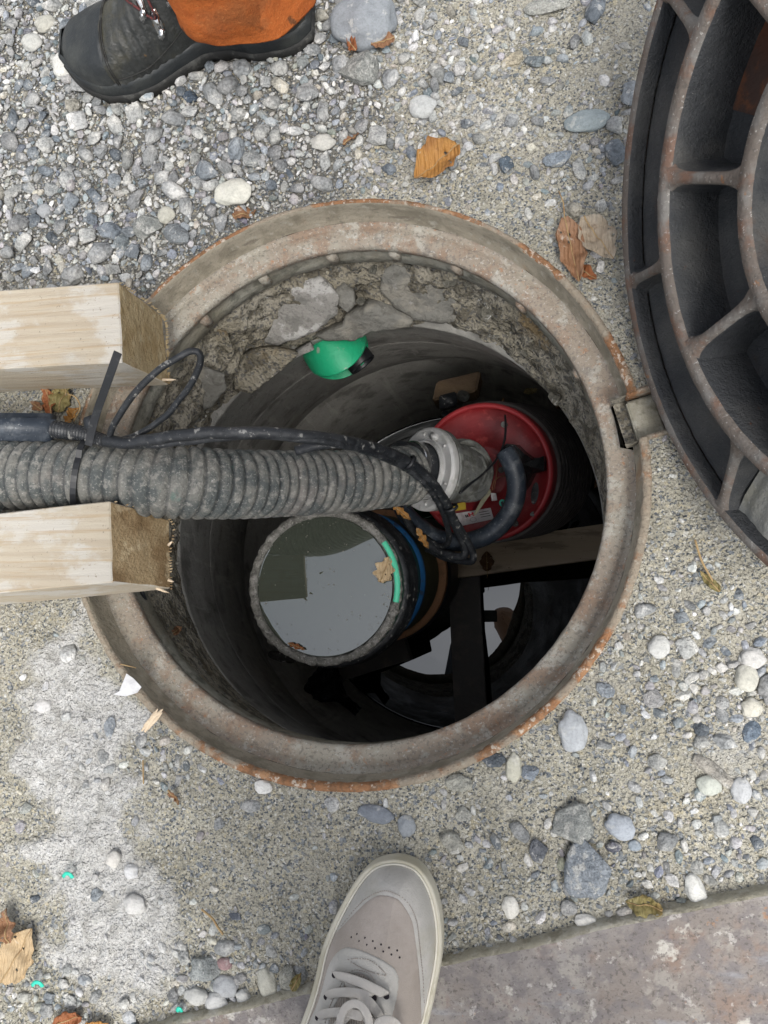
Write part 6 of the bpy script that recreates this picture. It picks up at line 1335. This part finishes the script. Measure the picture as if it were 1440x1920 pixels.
# lace hooks
def tan_frame(t, a):
    p = bsurf(t, a, .001); d1 = (bsurf(t + .01, a) - bsurf(t - .01, a)).normalized(); d2 = (bsurf(t, a + .05) - bsurf(t, a - .05)).normalized(); nn2 = d1.cross(d2).normalized()
    if nn2.z < 0: nn2 = -nn2
    return p, d1, d2, nn2
HK = []
for (t_, a_) in ((.515, .52), (.440, .70), (.545, .95)):
    p, d1, d2, nn2 = tan_frame(t_, a_); HK.append(p + nn2 * .006)
    up2 = -d2
    v1 = rbox(d1 * .013, up2 * .034, nn2 * .003, p - d1 * .0065 - up2 * .017 + nn2 * .002, .0014)
    v2 = rbox(d1 * .013, up2 * .012, nn2 * .008, p - d1 * .0065 + up2 * .005 + nn2 * .004, .003)
    v, f = merge([v1, v2]); mk('lace_hook', v, f, M['glint'], boot)
    c = p - up2 * .010 + nn2 * .0054; v, f = revolve([(.0001, 0), (.0038, .0001), (.0046, -.0008)], c, 14, axis=nn2); mk('hook_rivet', v, f, M['hole'], boot)
def blace(keys, r=.0016):
    pts = []
    for (t_, a_, o_) in keys: p, d1, d2, nn2 = tan_frame(t_, a_); pts.append(p + nn2 * o_)
    v, f = tube(spline(pts, 8), r, 8); mk('boot_lace', v, f, M['redlace'], boot)
blace([(.60, 1.4, .003), (.57, 1.1, .006), (.515, .62, .008), (.51, 1.1, .007), (.50, 1.35, .006), (.49, 1.7, .003)])
blace([(.62, 1.8, .003), (.565, 1.35, .006), (.51, 1.15, .007), (.440, .80, .009), (.44, 1.2, .007), (.42, 1.5, .004)])
blace([(.62, 1.75, .004), (.585, 1.5, .007), (.53, 1.3, .006), (.49, 1.5, .006), (.46, 1.8, .004)])
blace([(.47, .95, .003), (.44, .80, .007), (.40, .82, .006), (.37, 1.0, .003)])
# trouser leg
ac = heel + fx * .105 + fy * -.002
V = []; Fc = []; n, m = 60, 72
for i in range(n + 1):
    h = .078 + .95 * (i / n) ** 1.6
    for j in range(m):
        a = 2 * math.pi * j / m; e = fx * math.cos(a) + fy * math.sin(a)
        rx = .050 if math.cos(a) > 0 else .108; ry = .080
        fl = 1 + .05 * math.exp(-(h - .078) / .05)
        fold = .007 * mnoise.noise(Vector((math.cos(a) * 1.6, math.sin(a) * 1.6, h * 9))) * 2 + .004 * math.sin(h * 70 + 3 * math.cos(a)) * math.exp(-(h - .1) / .2)
        low = .030 * (math.cos(a - .35)) * math.exp(-(h - .078) / .05) + .004 * mnoise.noise(Vector((a * 4, 0, 0)))
        p = ac + fx * math.cos(a) * (rx * fl + fold) + fy * math.sin(a) * (ry * fl + fold) + fy * .03 * h * -1
        V.append(Vector((p.x, p.y, h + low)))
for i in range(n):
    for j in range(m): j2 = (j + 1) % m; Fc.append((i * m + j, i * m + j2, (i + 1) * m + j2, (i + 1) * m + j))
for j in range(m): V.append((V[j] - Vector((ac.x, ac.y, V[j].z))) * .955 + Vector((ac.x, ac.y, V[j].z + .001)))
for j in range(m): V.append(V[(n + 1) * m + j] + Vector((0, 0, .08)))
b0 = (n + 1) * m
for j in range(m): j2 = (j + 1) % m; Fc.append((b0 + j, b0 + j2, j2, j)); Fc.append((b0 + m + j, b0 + m + j2, b0 + j2, b0 + j))
mk('orange_trouser_leg', V, Fc, M['orange'], wk)
